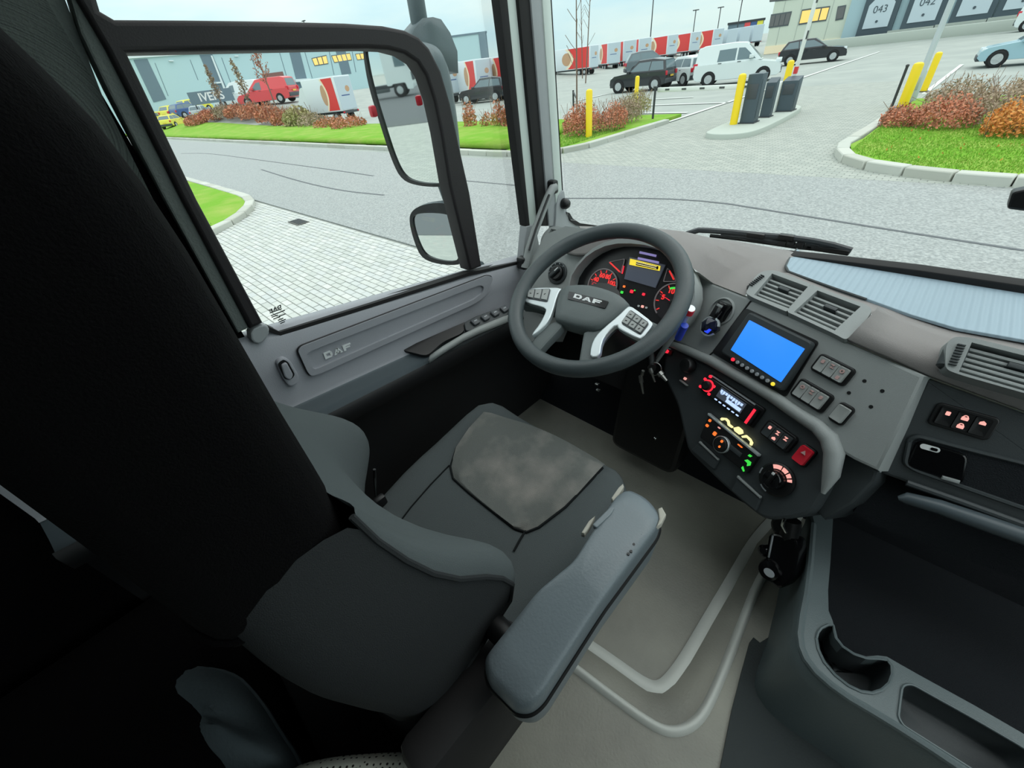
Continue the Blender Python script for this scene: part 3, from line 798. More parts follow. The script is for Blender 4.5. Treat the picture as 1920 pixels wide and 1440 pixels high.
def car(name, label, loc, yaw, L_, W_w, H, paint, style='hatch', group=None, roof=None, bumper='bumper', panel_van=False):
    s = STY[style]
    t = thing(name, label, 'van' if style == 'van' else 'car', loc, group)
    rt = Matrix.Rotation(yaw, 3, 'Z'); o = V(loc)
    def g(x, y, z): return o + rt @ V((x * L_, y * W_w, z * H))
    bp = s['body']; rows = []
    cx = 0.0; cz = .4
    for y, k in ((-.5, .955), (-.485, .985), (-.43, 1.0), (.43, 1.0), (.485, .985), (.5, .955)): rows.append([g(cx + (x - cx) * (.985 + .015 * k), y, cz + (z - cz) * k) for x, z in bp])
    loft('body', rows, M[paint], t, closed=True, caps=True, angle=35)
    cp = s['cab']; zb = cp[0][1]
    def half(z): return .468 - .10 * (z - zb) / (1 - zb)
    rows = [[g(x, sg * (half(z) - e), z - (0.012 if e and z > .8 else 0)) for x, z in cp] for sg, e in ((-1, 0), (-1, .03), (1, .03), (1, 0))]
    for i in (1, 2): rows[i] = [g(x, (-1 if i == 1 else 1) * (half(z) - .035), z + (.012 if z > .8 else 0)) for x, z in cp]
    loft('cabin', rows, M[roof or paint], t, closed=True, caps=True, angle=35)
    for sg in (-1, 1):
        for w in (s['win'][1:] if panel_van else s['win']):
            vs = [g(x, sg * (half(z) + .003), z) for x, z in w]; v2 = [g(x, sg * (half(z) - .01), z) for x, z in w]
            n = len(vs)
            mk('side_window', vs + v2, [tuple(range(n))] + [(i, (i + 1) % n, n + (i + 1) % n, n + i) for i in range(n)], M['car_glass'], t)
    def cross(nm, a, b, f0, f1, m):
        (x0, z0), (x1, z1) = a, b
        q = lambda f: (x0 + (x1 - x0) * f, z0 + (z1 - z0) * f)
        nrm = V((z1 - z0, 0, -(x1 - x0))).normalized() * (1 if x0 > 0 else -1)
        nrm = V((abs(nrm.x) * (1 if x0 > 0 else -1), 0, abs(nrm.z)))
        out = []
        for off in (.02, -.02):
            for f, sg in ((f0, -1), (f0, 1), (f1, 1), (f1, -1)):
                x, z = q(f); out.append(g(x, sg * (half(z) - .05), z) + rt @ nrm * off)
        mk(nm, out, [(0, 1, 2, 3), (0, 1, 5, 4), (1, 2, 6, 5), (2, 3, 7, 6), (3, 0, 4, 7)], m, t)
    cross('windscreen', cp[-1], cp[-2], .06, .9, M['car_glass'])
    cross('rear_window', cp[0], cp[1], .2, .92, M['car_glass'])
    wr = .21 * H if style != 'van' else .17 * H
    for wx in s['wx']:
        for sg in (-1, 1):
            c = g(wx, sg * .43, 0) + V((0, 0, wr))
            fr = Frame(c, rt @ V((1, 0, 0)), n=rt @ V((0, sg, 0)))
            d = W_w * .075
            lathe('wheel_arch', fr, 0, 0, [(wr * 1.2, 0), (wr * 1.2, d + .004), (wr * 1.02, d + .006)], M['tyre'], t, 18)
            w = lathe('wheel', fr, 0, 0, [(wr, 0), (wr, d + .03), (wr * .93, d + .05), (wr * .66, d + .045)], M['tyre'], t, 20)
            bm = bmesh.new(); add_lathe(bm, fr, 0, 0, [(wr * .66, d + .01), (wr * .66, d + .052), (wr * .58, d + .048), (wr * .2, d + .05), (wr * .12, d + .06)], 18)
            for k in range(5):
                a = k * 2 * PI / 5; add_box(bm, fr.P(math.cos(a) * wr * .38, math.sin(a) * wr * .38, d + .055), (wr * .5, wr * .14, .02), frot(fr) @ Matrix.Rotation(a, 3, 'Z'))
            from_bm('hub', bm, M['alloy'], w, smooth=False)
    for sg in (-1, 1):
        box('tail_lamp', g(-.487, sg * .43, .52), (.05 * L_, .09 * W_w, .14 * H), M['tail'], t, rt, bevel=.015)
        box('headlamp', g(.455, sg * .39, .47), (.06 * L_, .16 * W_w, .08 * H), M['lamp_clear'], t, rt, bevel=.02)
        box('door_mirror', g(.15, sg * .52, .64), (.05 * L_, .09 * W_w, .09 * H), M[paint], t, rt, bevel=.02)
        for x in (-.2, .02): box('door_handle', g(x, sg * .503, .54), (.04 * L_, .012 * W_w, .018 * H), M['bumper'], t, rt)
    box('rear_bumper', g(-.485, 0, .27), (.05 * L_, .95 * W_w, .15 * H), M[bumper], t, rt, bevel=.03)
    box('front_bumper', g(.48, 0, .25), (.05 * L_, .92 * W_w, .15 * H), M[bumper], t, rt, bevel=.03)
    box('number_plate', g(-.515, 0, .42), (.015, .27 * W_w, .06 * H), M['plate_y'], t, rt)
    return t
def car_at(name, label, px, py, top, turn, facing, ratio, wr, paint, style, **k):
    """stands where the photograph shows it; facing +1 = nose to the left of the view; turn swings the nose away"""
    p = gnd(px, py); d = W(*top)
    H = d.z * math.hypot(p.x, p.y) / math.hypot(d.x, d.y) - GZ
    az = math.atan2(p.y, p.x) + facing * PI / 2 - facing * math.radians(turn)
    away = V((p.x, p.y, 0)).normalized() * (wr * H * .5)
    return car(name, label, p + away, az, ratio * H, wr * H, H, paint, style, **k)
car_at('hatchback', 'black hatchback with silver roof, nose left, behind the second bollard', 1203, 171, (1200, 113), 24, 1, 2.35, 1.15, 'car_black', 'mini', roof='car_black')
car_at('hatchback', 'small white hatchback between the black hatchback and the white van', 1278, 160, (1278, 106), 52, 1, 2.3, 1.1, 'car_white', 'mini')
car_at('minivan', 'white windowed van parked behind the lowered boom', 1377, 157, (1355, 83), -4, -1, 2.42, .95, 'car_white', 'van')
car_at('estate_car', 'grey car half hidden behind the black and white hatchbacks', 1218, 140, (1212, 95), 8, -1, 2.6, 1.15, 'car_grey', 'hatch')
car_at('hatchback', 'dark hatchback driving on the lane beyond the island', 1518, 119, (1512, 73), -2, -1, 2.9, 1.2, 'car_black', 'hatch')
car_at('hatchback', 'pale blue car cut by the right edge beside the dock ramp', 1930, 121, (1922, 48), -6, 1, 2.75, 1.15, 'car_blue', 'hatch')
car_at('hatchback', 'black hatchback seen between the side mirror and the pillar', 910, 192, (912, 145), 22, 1, 2.4, 1.1, 'car_black', 'mini')
car('delivery_van', 'white van by the dock doors at the right edge', (1.2, 71.5, GZ), 0.0, 5.0, 2.0, 2.6, 'car_white', 'van', panel_van=True)
# far left vehicles on the bank
def far(px, D):
    d = W(px, 215); s = D / math.hypot(d.x, d.y); x, y = d.x * s, d.y * s
    return V((x, y, gz(x, y)))
def far_car(label, px, D, H, turn, facing, paint, style='hatch', name='parked_car', **k):
    p = far(px, D); az = math.atan2(p.y, p.x) + facing * PI / 2 - facing * math.radians(turn)
    return car(name, label, p, az, 2.7 * H, 1.2 * H, H, paint, style, **k)
YG = 'yellow cars on the far left'
far_car('lowest yellow car, nearest to the left window post', 318, 92, 1.7, 60, -1, 'car_yellow', group=YG)
far_car('yellow car farthest left in the back row', 300, 108, 1.9, 40, -1, 'car_yellow', group=YG)
far_car('yellow car behind the navy car, left of the slim saplings', 335, 106, 2.0, 40, -1, 'car_yellow', group=YG)
far_car('yellow car at the right end of the back row', 372, 104, 2.0, 35, -1, 'car_yellow', group=YG)
far_car('navy blue car parked among the yellow cars', 358, 98, 2.0, 30, -1, 'car_navy')
far_car('silver car with its nose out of the hedge near the yellow cars', 378, 88, 1.6, 75, -1, 'car_silver')
far_car('red van parked in front of the brown dock door', 518, 76, 2.75, 28, 1, 'car_red', 'van', 'delivery_van', panel_van=True)
far_car('white van beside the red van', 470, 88, 3.0, 35, 1, 'car_white', 'van', 'delivery_van', panel_van=True)
# ---- parcel trailers: white boxes with a red rear part, cream curve and tan oval print
def parcel(name, label, base, phi, Ln, Wd, H, group=None, plain=False, cab=False, swap=False):
    b = V(base); t = thing(name, label, 'trailer' if not cab else 'van', b, group)
    d = V((b.x, b.y, 0)).normalized()
    ax = Matrix.Rotation(math.radians(phi), 3, 'Z') @ d          # from the rear end away from the road
    sd = Matrix.Rotation(PI / 2, 3, 'Z') @ ax                     # the side that shows, to the left
    rt = Matrix((ax, sd, V((0, 0, 1)))).transposed()
    z0 = H * .24
    g = lambda x, y, z: b + rt @ V((x, y, z))
    box('body', g(Ln / 2, 0, z0 + (H - z0) / 2), (Ln, Wd, H - z0), M['parcel_white' if not plain else 'parcel_grey'], t, rt, bevel=.05)
    S_ = Frame(g(0, Wd / 2, z0), -ax, n=sd)                       # side plane: a = -distance from the rear
    hh = H - z0
    E_ = Frame(g(0, 0, z0), sd * -1, n=-ax)
    plate('rear_panel', E_, rr(0, hh * .5, Wd * .93, hh * .93, .05, 2), .03, M['parcel_grey'], t, top=.025)
    box('rear_bumper', g(-.02, 0, z0 - .12), (.1, Wd * .95, .2), M['bumper'], t, rt, bevel=.02)
    if not plain:
        r0, r1 = -.25, -Ln * .36
        crv = [(r1 + Ln * .10 * math.sin(PI * k / 12) - Ln * .02, hh * (.04 + .92 * k / 12)) for k in range(13)]
        red = [(r0, hh * .04), (r0, hh * .96)] + crv[::-1]
        plate('red_panel', S_, red, .04, M['parcel_red'], t, top=.02)
        plate('cream_curve', S_, crv + [(x - Ln * .045, z) for x, z in crv[::-1]], .04, M['parcel_cream'], t, top=.024)
        plate('tan_oval', S_, circ(r1 - Ln * .04, hh * .5, Ln * .085, 18, ry=hh * .3), .04, M['parcel_tan'], t, top=.022)
        plate('rear_oval', E_, circ(Wd * .15, hh * .62, Wd * .13, 14, ry=hh * .09), .03, M['parcel_tan'], t, top=.03)
        plate('rear_mark', E_, rr(-Wd * .05, hh * .44, Wd * .5, hh * .03, .01, 1), .03, M['car_navy'], t, top=.03)
    for sg in (-1, 1): box('rear_lamp', g(-.05, sg * Wd * .44, z0 - .1), (.06, .18, .12), M['tail'], t, rt)
    wr = z0 * .5
    for x in ((1.2, 2.3, Ln - 1.6) if not cab else (1.0, Ln + .7)):
        for sg in (-1, 1):
            fr = Frame(g(x, sg * (Wd / 2 - .32), wr), ax, n=sd * sg)
            w = lathe('wheel', fr, 0, 0, [(wr, 0), (wr, .26), (wr * .9, .3), (wr * .55, .29)], M['tyre'], t, 16)
            lathe('hub', fr, 0, 0, [(wr * .55, .27), (wr * .5, .31), (wr * .15, .31)], M['alloy'], w, 12)
    box('chassis', g(Ln / 2, 0, z0 - .1), (Ln * .96, Wd * .5, .2), M['bumper'], t, rt)
    if cab:
        pr = Frame(g(Ln, -Wd / 2 + .1, 0), ax, n=-sd)
        plate('cab', pr, rounded([(0, z0 * .6), (0, H * .86), (.5, H * .84), (1.15, H * .55), (1.7, H * .46), (1.75, z0 * .6)], .2), Wd - .2, M['parcel_white'], t)
    return t
PG = 'parcel trailers along the lot'
def par_px(label, px, py, top, phi, Ln, **k):
    p = gnd(px, py); d = W(*top)
    H = d.z * math.hypot(p.x, p.y) / math.hypot(d.x, d.y) - GZ
    return parcel('parcel_trailer', label, p, phi, Ln, H * .62, H, PG, **k)
par_px('white and red parcel trailer nearest the side mirror', 856, 193, (856, 114), 38, 4.2)
par_px('white and red parcel trailer behind the black hatchback by the pillar', 914, 187, (914, 108), 38, 4.2)
par_px('white and red parcel trailer half hidden by the pillar', 968, 180, (968, 101), 38, 5)
par_px('white parcel trailer with a large tan oval, first right of the pillar', 1114, 139, (1114, 84), 55, 12)
par_px('parcel trailer with a tall red panel, second right of the pillar', 1150, 131, (1150, 79), 22, 8)
par_px('parcel trailer with a red panel, third right of the pillar', 1179, 126, (1179, 75), 20, 5)
par_px('parcel trailer with a red panel above the grey car', 1207, 121, (1207, 71), 22, 8)
par_px('parcel trailer with a cream curve left of the white van', 1258, 113, (1258, 65), 40, 12)
par_px('parcel trailer with a tan oval above the white van', 1300, 106, (1300, 60), 40, 12)
par_px('parcel trailer at the right end of the red row', 1342, 99, (1342, 54), 36, 12)
for i, px in enumerate((1368, 1392, 1416)):
    par_px(('first', 'second', 'third')[i] + ' plain grey trailer after the red row, left of the office', px, 95 - i * 4, (px, 55 - i * 4), 25, 9, plain=True)
p = far(660, 49); p.z = GZ
parcel('parcel_van', 'white parcel van with a red panel beside the side mirror', p, 46, 4.2, 2.1, 3.45, cab=True)
# ---- warehouse at left
XW = -112.0
wy = lambda px, py=120: at(px, py, X=XW).y
wz = lambda px, py: at(px, py, X=XW).z
g0 = 0
wh = thing('warehouse', 'long pale blue clad warehouse with slate stripes at far left', 'building', (XW, 45, gz(XW, 45)))
top = wz(300, 104)
FW = Frame((XW, 0, 0), (0, 1, 0), v=(0, 0, 1))
box('wall', (XW - 15, 45, (top - 3) / 2), (30, 76, top + 3), M['clad'], wh)
box('parapet', (XW - 14.9, 45, top + 0.1), (30.4, 76.4, 0.5), M['clad_trim'], wh)
def wq(pts, off=.06): return FW.pxs(pts, off)
for q in ([(250, 112), (276, 110), (312, 186), (288, 192)], [(374, 103), (398, 102), (440, 200), (418, 205)], [(542, 96), (562, 95), (576, 150), (556, 152)], [(629, 93), (647, 92), (659, 138), (641, 140)]):
    plate('slate_stripe', FW, wq(q), .3, M['clad_dark'], wh, top=.06)
for q in ([(290, 118), (291, 118), (316, 180), (315, 180)], [(356, 112), (357, 112), (372, 150), (371, 150)], [(415, 108), (416, 108), (437, 165), (436, 165)], [(470, 104), (471, 104), (487, 150), (486, 150)], [(524, 99), (525, 99), (540, 150), (539, 150)], [(571, 97), (572, 97), (586, 146), (585, 146)], [(617, 97), (618, 97), (627, 140), (626, 140)], [(660, 97), (661, 97), (668, 135), (667, 135)]):
    plate('panel_joint', FW, wq(q), .2, M['clad_dark'], wh, top=.04)
plate('downpipe', FW, wq([(395, 104), (398, 104), (438, 204), (434, 205)], .2), .2, M['clad_trim'], wh, top=.2)
plate('dock_recess', FW, wq([(427, 166), (490, 157), (497, 210), (445, 215)]), .2, M['clad_dark'], wh, top=.03)
plate('dock_recess', FW, wq([(545, 156), (590, 152), (600, 190), (560, 195)]), .2, M['clad_dark'], wh, top=.03)
plate('canopy', FW, wq([(551, 149), (580, 147), (582, 152), (553, 154)]), .8, M['clad_trim'], wh, top=.8)
plate('dock_door', FW, wq([(491, 139), (530, 134), (536, 155), (498, 160)]), .2, M['door_brown'], wh, top=.1)
for q, n in (([(584, 109), (612, 103), (616, 120), (590, 124)], 3), ([(621, 104), (656, 99), (660, 113), (627, 118)], 4), ([(666, 101), (690, 98), (693, 110), (670, 113)], 3)):
    w = plate('window', FW, wq(q), .2, M['win_frame'], wh, top=.05)
    a = wq(q)
    for k in range(n):
        f0, f1 = (k + .1) / n, (k + .9) / n
        lp = lambda u, v, f: (u[0] + (v[0] - u[0]) * f, u[1] + (v[1] - u[1]) * f)
        tl, tr, bl, br = lp(a[0], a[1], f0), lp(a[0], a[1], f1), lp(a[3], a[2], f0), lp(a[3], a[2], f1)
        plate('pane', FW, [lp(tl, bl, .1), lp(tr, br, .1), lp(tr, br, .9), lp(tl, bl, .9)], .2, M['win_lit'], w, top=.08)
for q in ([(316, 113), (325, 113), (326, 115), (317, 115)], [(440, 104), (447, 104), (447, 106), (440, 106)], [(402, 154), (414, 153), (415, 156), (403, 157)]):
    plate('wall_lamp', FW, wq(q, .3), .4, M['clad_trim'], wh, top=.3)
# white lettering on a dark fence board in front of the warehouse
p = far(412, 84); p.z += .9
sg = thing('letter_sign', 'dark board with white capital letters above the hedge', 'sign', p)
az = math.atan2(p.y, p.x) - PI / 2
fr = Frame(p, (math.cos(az), math.sin(az), 0), v=(0, 0, 1))
fbox('board', fr, 0, 1.2, 5.6, 1.5, -.1, 0, M['clad_dark'], sg)
for k in (-2.4, 2.4): fbox('post', fr, k, .4, .15, .9, -.12, -.02, M['post_dark'], sg)
text('lettering', 'IVERS', fr, 0, 1.2, 1.35, M['white'], sg, .02, .03)
# ---- block behind the trailers
p = far(866, 95); p.z = GZ
az = math.atan2(p.y, p.x) - PI / 2
FB = Frame(p, (math.cos(az), math.sin(az), 0), v=(0, 0, 1))
bk = thing('depot_block', 'pale blue flat block with slate stripes behind the trailers', 'building', p)
bx = FB.pxs([(818, 70), (912, 62), (916, 120), (826, 130)])
x0, x1, zt = bx[0][0] - 9, bx[1][0], (bx[0][1] + bx[1][1]) / 2
fbox('wall', FB, (x0 + x1) / 2, zt / 2, x1 - x0, zt, -9, 0, M['clad'], bk)
for f in ((.50, .57), (.92, 1.0), (.27, .30)):
    fbox('slate_stripe', FB, x0 + (x1 - x0) * (f[0] + f[1]) / 2, zt / 2, (x1 - x0) * (f[1] - f[0]), zt * .98, 0, .1, M['clad_dark'], bk)
fbox('parapet', FB, (x0 + x1) / 2, zt, x1 - x0 + .2, .25, -9.1, .12, M['clad_dark'], bk)
# ---- office and loading docks at right
YD = 80.0
FD = Frame((0, YD, 0), (1, 0, 0), v=(0, 0, 1))
d_ = lambda pts, off=0: FD.pxs(pts, off)
of = thing('office_building', 'cream office building with ribbon windows at upper right', 'building', (-23, YD, GZ))
xo, x1 = d_([(1441, 60)])[0][0], d_([(1581, 60)])[0][0]
fbox('wall', FD, (xo + x1) / 2, 3.2, x1 - xo, 11.4, -14, 0, M['office'], of)
def wins(q, n, lit):
    w = plate('window', FD, d_(q), .3, M['win_frame'], of, top=.06)
    a = d_(q); lp = lambda u, v, f: (u[0] + (v[0] - u[0]) * f, u[1] + (v[1] - u[1]) * f)
    for k in range(n):
        f0, f1 = (k + .08) / n, (k + .92) / n
        tl, tr, bl, br = lp(a[0], a[1], f0), lp(a[0], a[1], f1), lp(a[3], a[2], f0), lp(a[3], a[2], f1)
        plate('pane', FD, [lp(tl, bl, .1), lp(tr, br, .1), lp(tr, br, .9), lp(tl, bl, .9)], .2, M['win_lit' if lit else 'win_dark'], w, top=.1)
wins([(1446, 27), (1485, 21), (1478, 48), (1441, 53)], 4, False); wins([(1504, 18), (1524, 15), (1517, 44), (1497, 47)], 1, True); wins([(1526, 15), (1557, 11), (1549, 39), (1519, 43)], 2, True); wins([(1571, 12), (1587, 9), (1581, 36), (1566, 39)], 1, False); wins([(1444, -12), (1500, -20), (1498, -2), (1443, 4)], 4, False)
for px in (1460, 1492, 1518, 1548):
    a = d_([(px, 60)])[0][0]; fbox('panel_joint', FD, a, 3.2, .06, 11.2, 0, .03, M['concrete'], of)
fbox('plinth', FD, (xo + x1) / 2, GZ + .45, x1 - xo, .9, 0, .12, M['parcel_cream'], of)
dk = thing('loading_dock', 'blue grey loading dock wall with four numbered dock doors', 'building', (-8, YD, GZ))
fbox('wall', FD, x1 + 22, 3.2, 44, 11.4, -18, .4, M['dock_wall'], dk)
FD2 = FD.moved(.4)
for (cx, wid, zc), num in zip(((1641, 0, 0), (1727, 0, 0), (1822, 0, 0), (1912, 0, 0)), ('043', '042', '041', '')):
    y0 = 52 - (cx - 1641) * .135
    a, b = FD2.px(cx, y0)
    w, h = 3.5, 4.6
    sl = plate('dock_seal', FD2, [(a - w / 2, b - .9), (a + w / 2, b - .9), (a + w / 2, b + h), (a - w / 2, b + h)], .5, M['dock_seal'], dk, top=.45)
    dd = plate('dock_door', FD2, [(a - w * .36, b), (a + w * .36, b), (a + w * .36, b + 2.2), (a + w * .22, b + 2.75), (a - w * .22, b + 2.75), (a - w * .36, b + 2.2)], .3, M['parcel_grey'], dk, top=.5)
    if num: text('number', num, FD2.moved(.5), a, b + 1.7, .95, M['box_grey'], dd, .02)
    plate('door_badge', FD2, circ(a, b + .6, .13, 12), .1, M['box_grey'], dd, top=.55)
    fbox('dock_leveller', FD2, a, b - 1.0, w * .8, .5, .45, 1.0, M['bumper'], dk)
    fbox('ramp_wall', FD2, a + 2.0 + w / 2 - .1, b - 1.0, 4.2, 1.1, 0, 1.1, M['concrete'], dk)
rw = box('dock_ramp', (-2, YD - 3.2, GZ + .4), (34, 2.5, 1.0), M['concrete'], None, bevel=.05)
prop(rw, 'long pale concrete plinth in front of the dock doors', 'ramp')
# light masts beyond the trailers
for i, (px, D, tp) in enumerate(((1218, 130, (1222, -10)), (1296, 160, (1298, 20)), (1340, 165, (1344, 15)), (1376, 150, (1382, 0)), (585, 160, (582, 38)))):
    d = W(px, 90); s = D / math.hypot(d.x, d.y); p = V((d.x * s, d.y * s, gz(d.x * s, d.y * s))); dd = W(*tp); zt = dd.z * D / math.hypot(dd.x, dd.y)
    t = thing('light_mast', ('tall light mast above the first trailers', 'short light mast above the middle trailers', 'light mast above the trailer with the tan oval', 'thin light mast left of the office', 'light mast showing over the black window bar')[i], 'light mast', p, 'masts behind the trailers')
    tube('pole', [p, V((p.x, p.y, zt))], .12, M['post_dark'], t, 6)
    box('lamp_head', (p.x, p.y, zt), (1.6, .5, .2), M['post_dark'], t, bevel=.05)
# low dark roof and coloured end wall behind the grey trailers
d = W(1405, 50); s = 175 / math.hypot(d.x, d.y); p = V((d.x * s, d.y * s, GZ))
az = math.atan2(p.y, p.x) - PI / 2; FS = Frame(p, (math.cos(az), math.sin(az), 0), v=(0, 0, 1))
sh = thing('low_shed', 'low dark roofed shed with red, blue and yellow panels beside the office', 'building', p)
(a0, b0), (a1, b1) = FS.px(1366, 45), FS.px(1434, 33)
fbox('wall', FS, (a0 + a1) / 2, b0 / 2, a1 - a0, b0, -6, 0, M['clad_dark'], sh)
fbox('roof', FS, (a0 + a1) / 2, b0, a1 - a0 + .5, .5, -6.5, .3, M['post_dark'], sh)
for f, m_ in ((.55, 'car_red'), (.73, 'car_navy'), (.9, 'car_yellow')): fbox('coloured_panel', FS, a0 + (a1 - a0) * f, b0 * .82, (a1 - a0) * .16, b0 * .3, 0, .15, M[m_], sh)
# ---- white tractor unit standing behind, seen in the main mirror
def tractor(loc, yaw):
    o = V(loc); t = thing('tractor_unit', 'white lorry tractor unit parked behind, seen in the main side mirror', 'lorry', loc)
    rt = Matrix.Rotation(yaw, 3, 'Z'); g = lambda x, y, z: o + rt @ V((x, y, z))
    pr = Frame(g(0, -1.2, 0), rt @ V((1, 0, 0)), v=(0, 0, 1))
    plate('cab', pr, rounded([(0, .9), (0, 3.4), (.5, 3.75), (1.7, 3.6), (2.15, 2.3), (2.25, .5), (1.7, .5), (1.6, 1.0), (.5, 1.0), (.4, .9)], .12), 2.4, M['car_white'], t)
    for sg in (-1, 1):
        plate('side_window', Frame(g(0, sg * 1.21, 0), rt @ V((sg * -1, 0, 0)), v=(0, 0, 1)), [(-sg * x, z) for x, z in ((1.0, 2.1), (1.0, 2.85), (1.65, 2.85), (1.9, 2.1))], .04, M['car_glass'], t)
        for x in (1.0, -2.6):
            fr = Frame(g(x, sg * .9, .52), rt @ V((1, 0, 0)), n=rt @ V((0, sg, 0)))
            w = lathe('wheel', fr, 0, 0, [(.52, 0), (.52, .28), (.47, .31), (.3, .3)], M['tyre'], t, 20)
            lathe('hub', fr, 0, 0, [(.3, .28), (.28, .32), (.08, .33)], M['alloy'], w, 14)
        box('mudguard', g(-2.6, sg * .95, 1.12), (1.2, .5, .08), M['bumper'], t, rt, bevel=.03)
        box('door_mirror', g(2.2, sg * 1.42, 2.4), (.12, .22, .6), M['bumper'], t, rt, bevel=.04)
        box('headlamp', g(2.24, sg * .95, .85), (.08, .4, .25), M['lamp_clear'], t, rt, bevel=.03)
    box('windscreen', g(1.98, 0, 2.75), (.06, 2.1, .85), M['car_glass'], t, rt @ Matrix.Rotation(-.33, 3, 'Y'), bevel=.02)
    box('chassis', g(-1.6, 0, .85), (4.2, .9, .25), M['post_dark'], t, rt)
    box('fuel_tank', g(-.9, -.95, .7), (1.3, .5, .6), M['galv'], t, rt, bevel=.1)
    box('grille', g(2.25, 0, 1.35), (.06, 1.7, .6), M['bumper'], t, rt, bevel=.03)
TR_LOC = (-18.4, -40.0, GZ)
tractor(TR_LOC, math.radians(-12))
prop(plate('yard_strip', GRD, [(-40, -60), (30, -60), (30, -20.5), (-40, -20.5)], .2, M['track'], top=.004), 'dark asphalt of the yard behind the truck', kind='structure')
# ================================================================ CAB
CON = lean_frame(V((-.19, .815, -.648)) * 1.1, (.9135, -.4067), 28)
CLU = lean_frame(V((-.545, 1.0, -.47)) * 1.03, (1, 0), 30)
VEN = lean_frame(CON.P(.02, .232), (.9135, -.4067), 64)
WHL = Frame((-.525, .764, -.456), (1, 0, 0), v=(0, math.cos(math.radians(28)), math.sin(math.radians(28))))
DOR = Frame((-1.03, 0, 0), (0, 1, 0), v=(0, 0, 1))
RGT = lean_frame(at(1645, 885, Y=.82), (1, .05), 24)
HOR = Frame((0, 0, 0), (1, 0, 0), v=(0, 1, 0))
q1 = zoomed(940, 400, 4.8); q2 = zoomed(1240, 500, 4.8); q3 = zoomed(1240, 700, 4.8); q5 = zoomed(1520, 680, 4.8); q4 = zoomed(1520, 400, 4.8)
qd = zoomed(440, 460, 3.4286); q8 = zoomed(960, 330, 10.29); qc = zoomed(1340, 940, 2.879); qw = zoomed(1270, 410, 5.818)
def tr(fr, q, pts, off=0.0): return [fr.px(*q(x, y), off) for x, y in pts]
def lerp2(a, b, f): return (a[0] + (b[0] - a[0]) * f, a[1] + (b[1] - a[1]) * f)
def daf(name, fr, cs, depth, m, parent, top, mirror=False):
    """the three badge letters, fitted between four corners (top left, top right, bottom right, bottom left)"""
    def g(x, y): return lerp2(lerp2(cs[3], cs[2], x), lerp2(cs[0], cs[1], x), y)
    D = [[(.0, 0), (.08, 0), (.08, 1), (.0, 1)], [(.08, .74), (.19, .74), (.29, .7), (.24, 1), (.08, 1)], [(.08, 0), (.24, 0), (.29, .3), (.19, .26), (.08, .26)], [(.21, .26), (.29, .24), (.29, .76), (.21, .74)]]
    A = [[(.33, 0), (.42, 0), (.53, 1), (.46, 1)], [(.57, 0), (.66, 0), (.53, 1), (.46, 1)], [(.41, .2), (.58, .2), (.56, .42), (.43, .42)]]
    Fl = [[(.7, 0), (.79, 0), (.79, 1), (.7, 1)], [(.79, .74), (1, .74), (1, 1), (.79, 1)], [(.79, .36), (.96, .36), (.96, .6), (.79, .6)]]
    for L_, shapes in (('D', D), ('A', A), ('F', Fl)):
        plates('letter', fr, [[g(1 - x if mirror else x, y) for x, y in s] for s in shapes], depth, m, parent, top)
# ---- shell of the cab
s_ = box('floor', (0.05, 0.15, -1.27), (2.2, 2.3, .1), M['floor']); prop(s_, 'taupe rubber covered cab floor', kind='structure')
s_ = box('wall_rear', (0.05, -1.08, -.3), (2.2, .06, 1.9), M['carpet']); prop(s_, 'dark rear wall of the cab', kind='structure')
s_ = box('ceiling', (0.05, -.30, .62), (2.2, 1.54, .06), M['fabric_grey']); prop(s_, 'unseen grey headliner kept to the rear so daylight reaches the dash', kind='structure')  # unseen roof, its length set to shade the seat and light the dash
s_ = box('wall_right', (1.17, 0.1, -.85), (.06, 2.2, .85), M['door_dark']); prop(s_, 'dark passenger side door wall', kind='structure')
s_ = box('wall_left', (-1.09, -.45, -.33), (.08, 1.15, 1.85), M['seat_cover']); prop(s_, 'dark cab side behind the driver seat', kind='structure')
s_ = loft('wall_front', [[V((x, 1.22, z)) for x in (-1.03, 1.14)] for z in (-.62, -1.0)] + [[V((x, 1.05, -1.25)) for x in (-1.03, 1.14)]], M['carpet'], smooth=False, thick=.02); prop(s_, 'black firewall of the footwell', kind='structure')
# ---- step of the floor: pale bands paint the highlights on both edges round the engine cover
l1 = [(1446, 968), (1418, 1012), (1380, 1080), (1330, 1165), (1290, 1235), (1262, 1275), (1240, 1294), (1212, 1290), (1150, 1245), (1090, 1203), (1010, 1148)]
l2 = [(1436, 1030), (1424, 1085), (1395, 1160), (1360, 1250), (1325, 1330), (1298, 1362), (1262, 1374), (1225, 1362), (1150, 1308), (1075, 1250), (990, 1190)]
P1 = [at(x, y, Z=-1.215) for x, y in l1]; P2 = [at(x, y, Z=-1.185) for x, y in l2]
P1[0] = V((.0, 1.1, -1.215)); P2[0] = V((.04, 1.1, -1.185)); P1[-1] = V((-1.0, P1[-2].y, -1.215)); P2[-1] = V((-1.0, P2[-2].y, -1.185))
Pm = [(a * .5 + b * .5) + V((0, 0, .012)) for a, b in zip(P1, P2)]
Po = [V((1.1, 1.1, -1.185)), V((1.1, .9, -1.185)), V((1.1, .6, -1.185)), V((1.1, .3, -1.185)), V((1.1, 0, -1.185)), V((1.1, -.9, -1.185)), V((.3, -.95, -1.185)), V((.0, -.95, -1.185)), V((-.4, -.95, -1.185)), V((-.7, -.95, -1.185)), V((-1.0, -.95, -1.185))]
fs_ = thing('trim_4', 'raised rubber floor step with painted highlights along both edges round its corner', None, (0, .3, -1.2), kind='structure')
loft('step', [P1, Pm, P2, [a.lerp(b, .2) for a, b in zip(P2, Po)], Po], M['floor'], fs_)
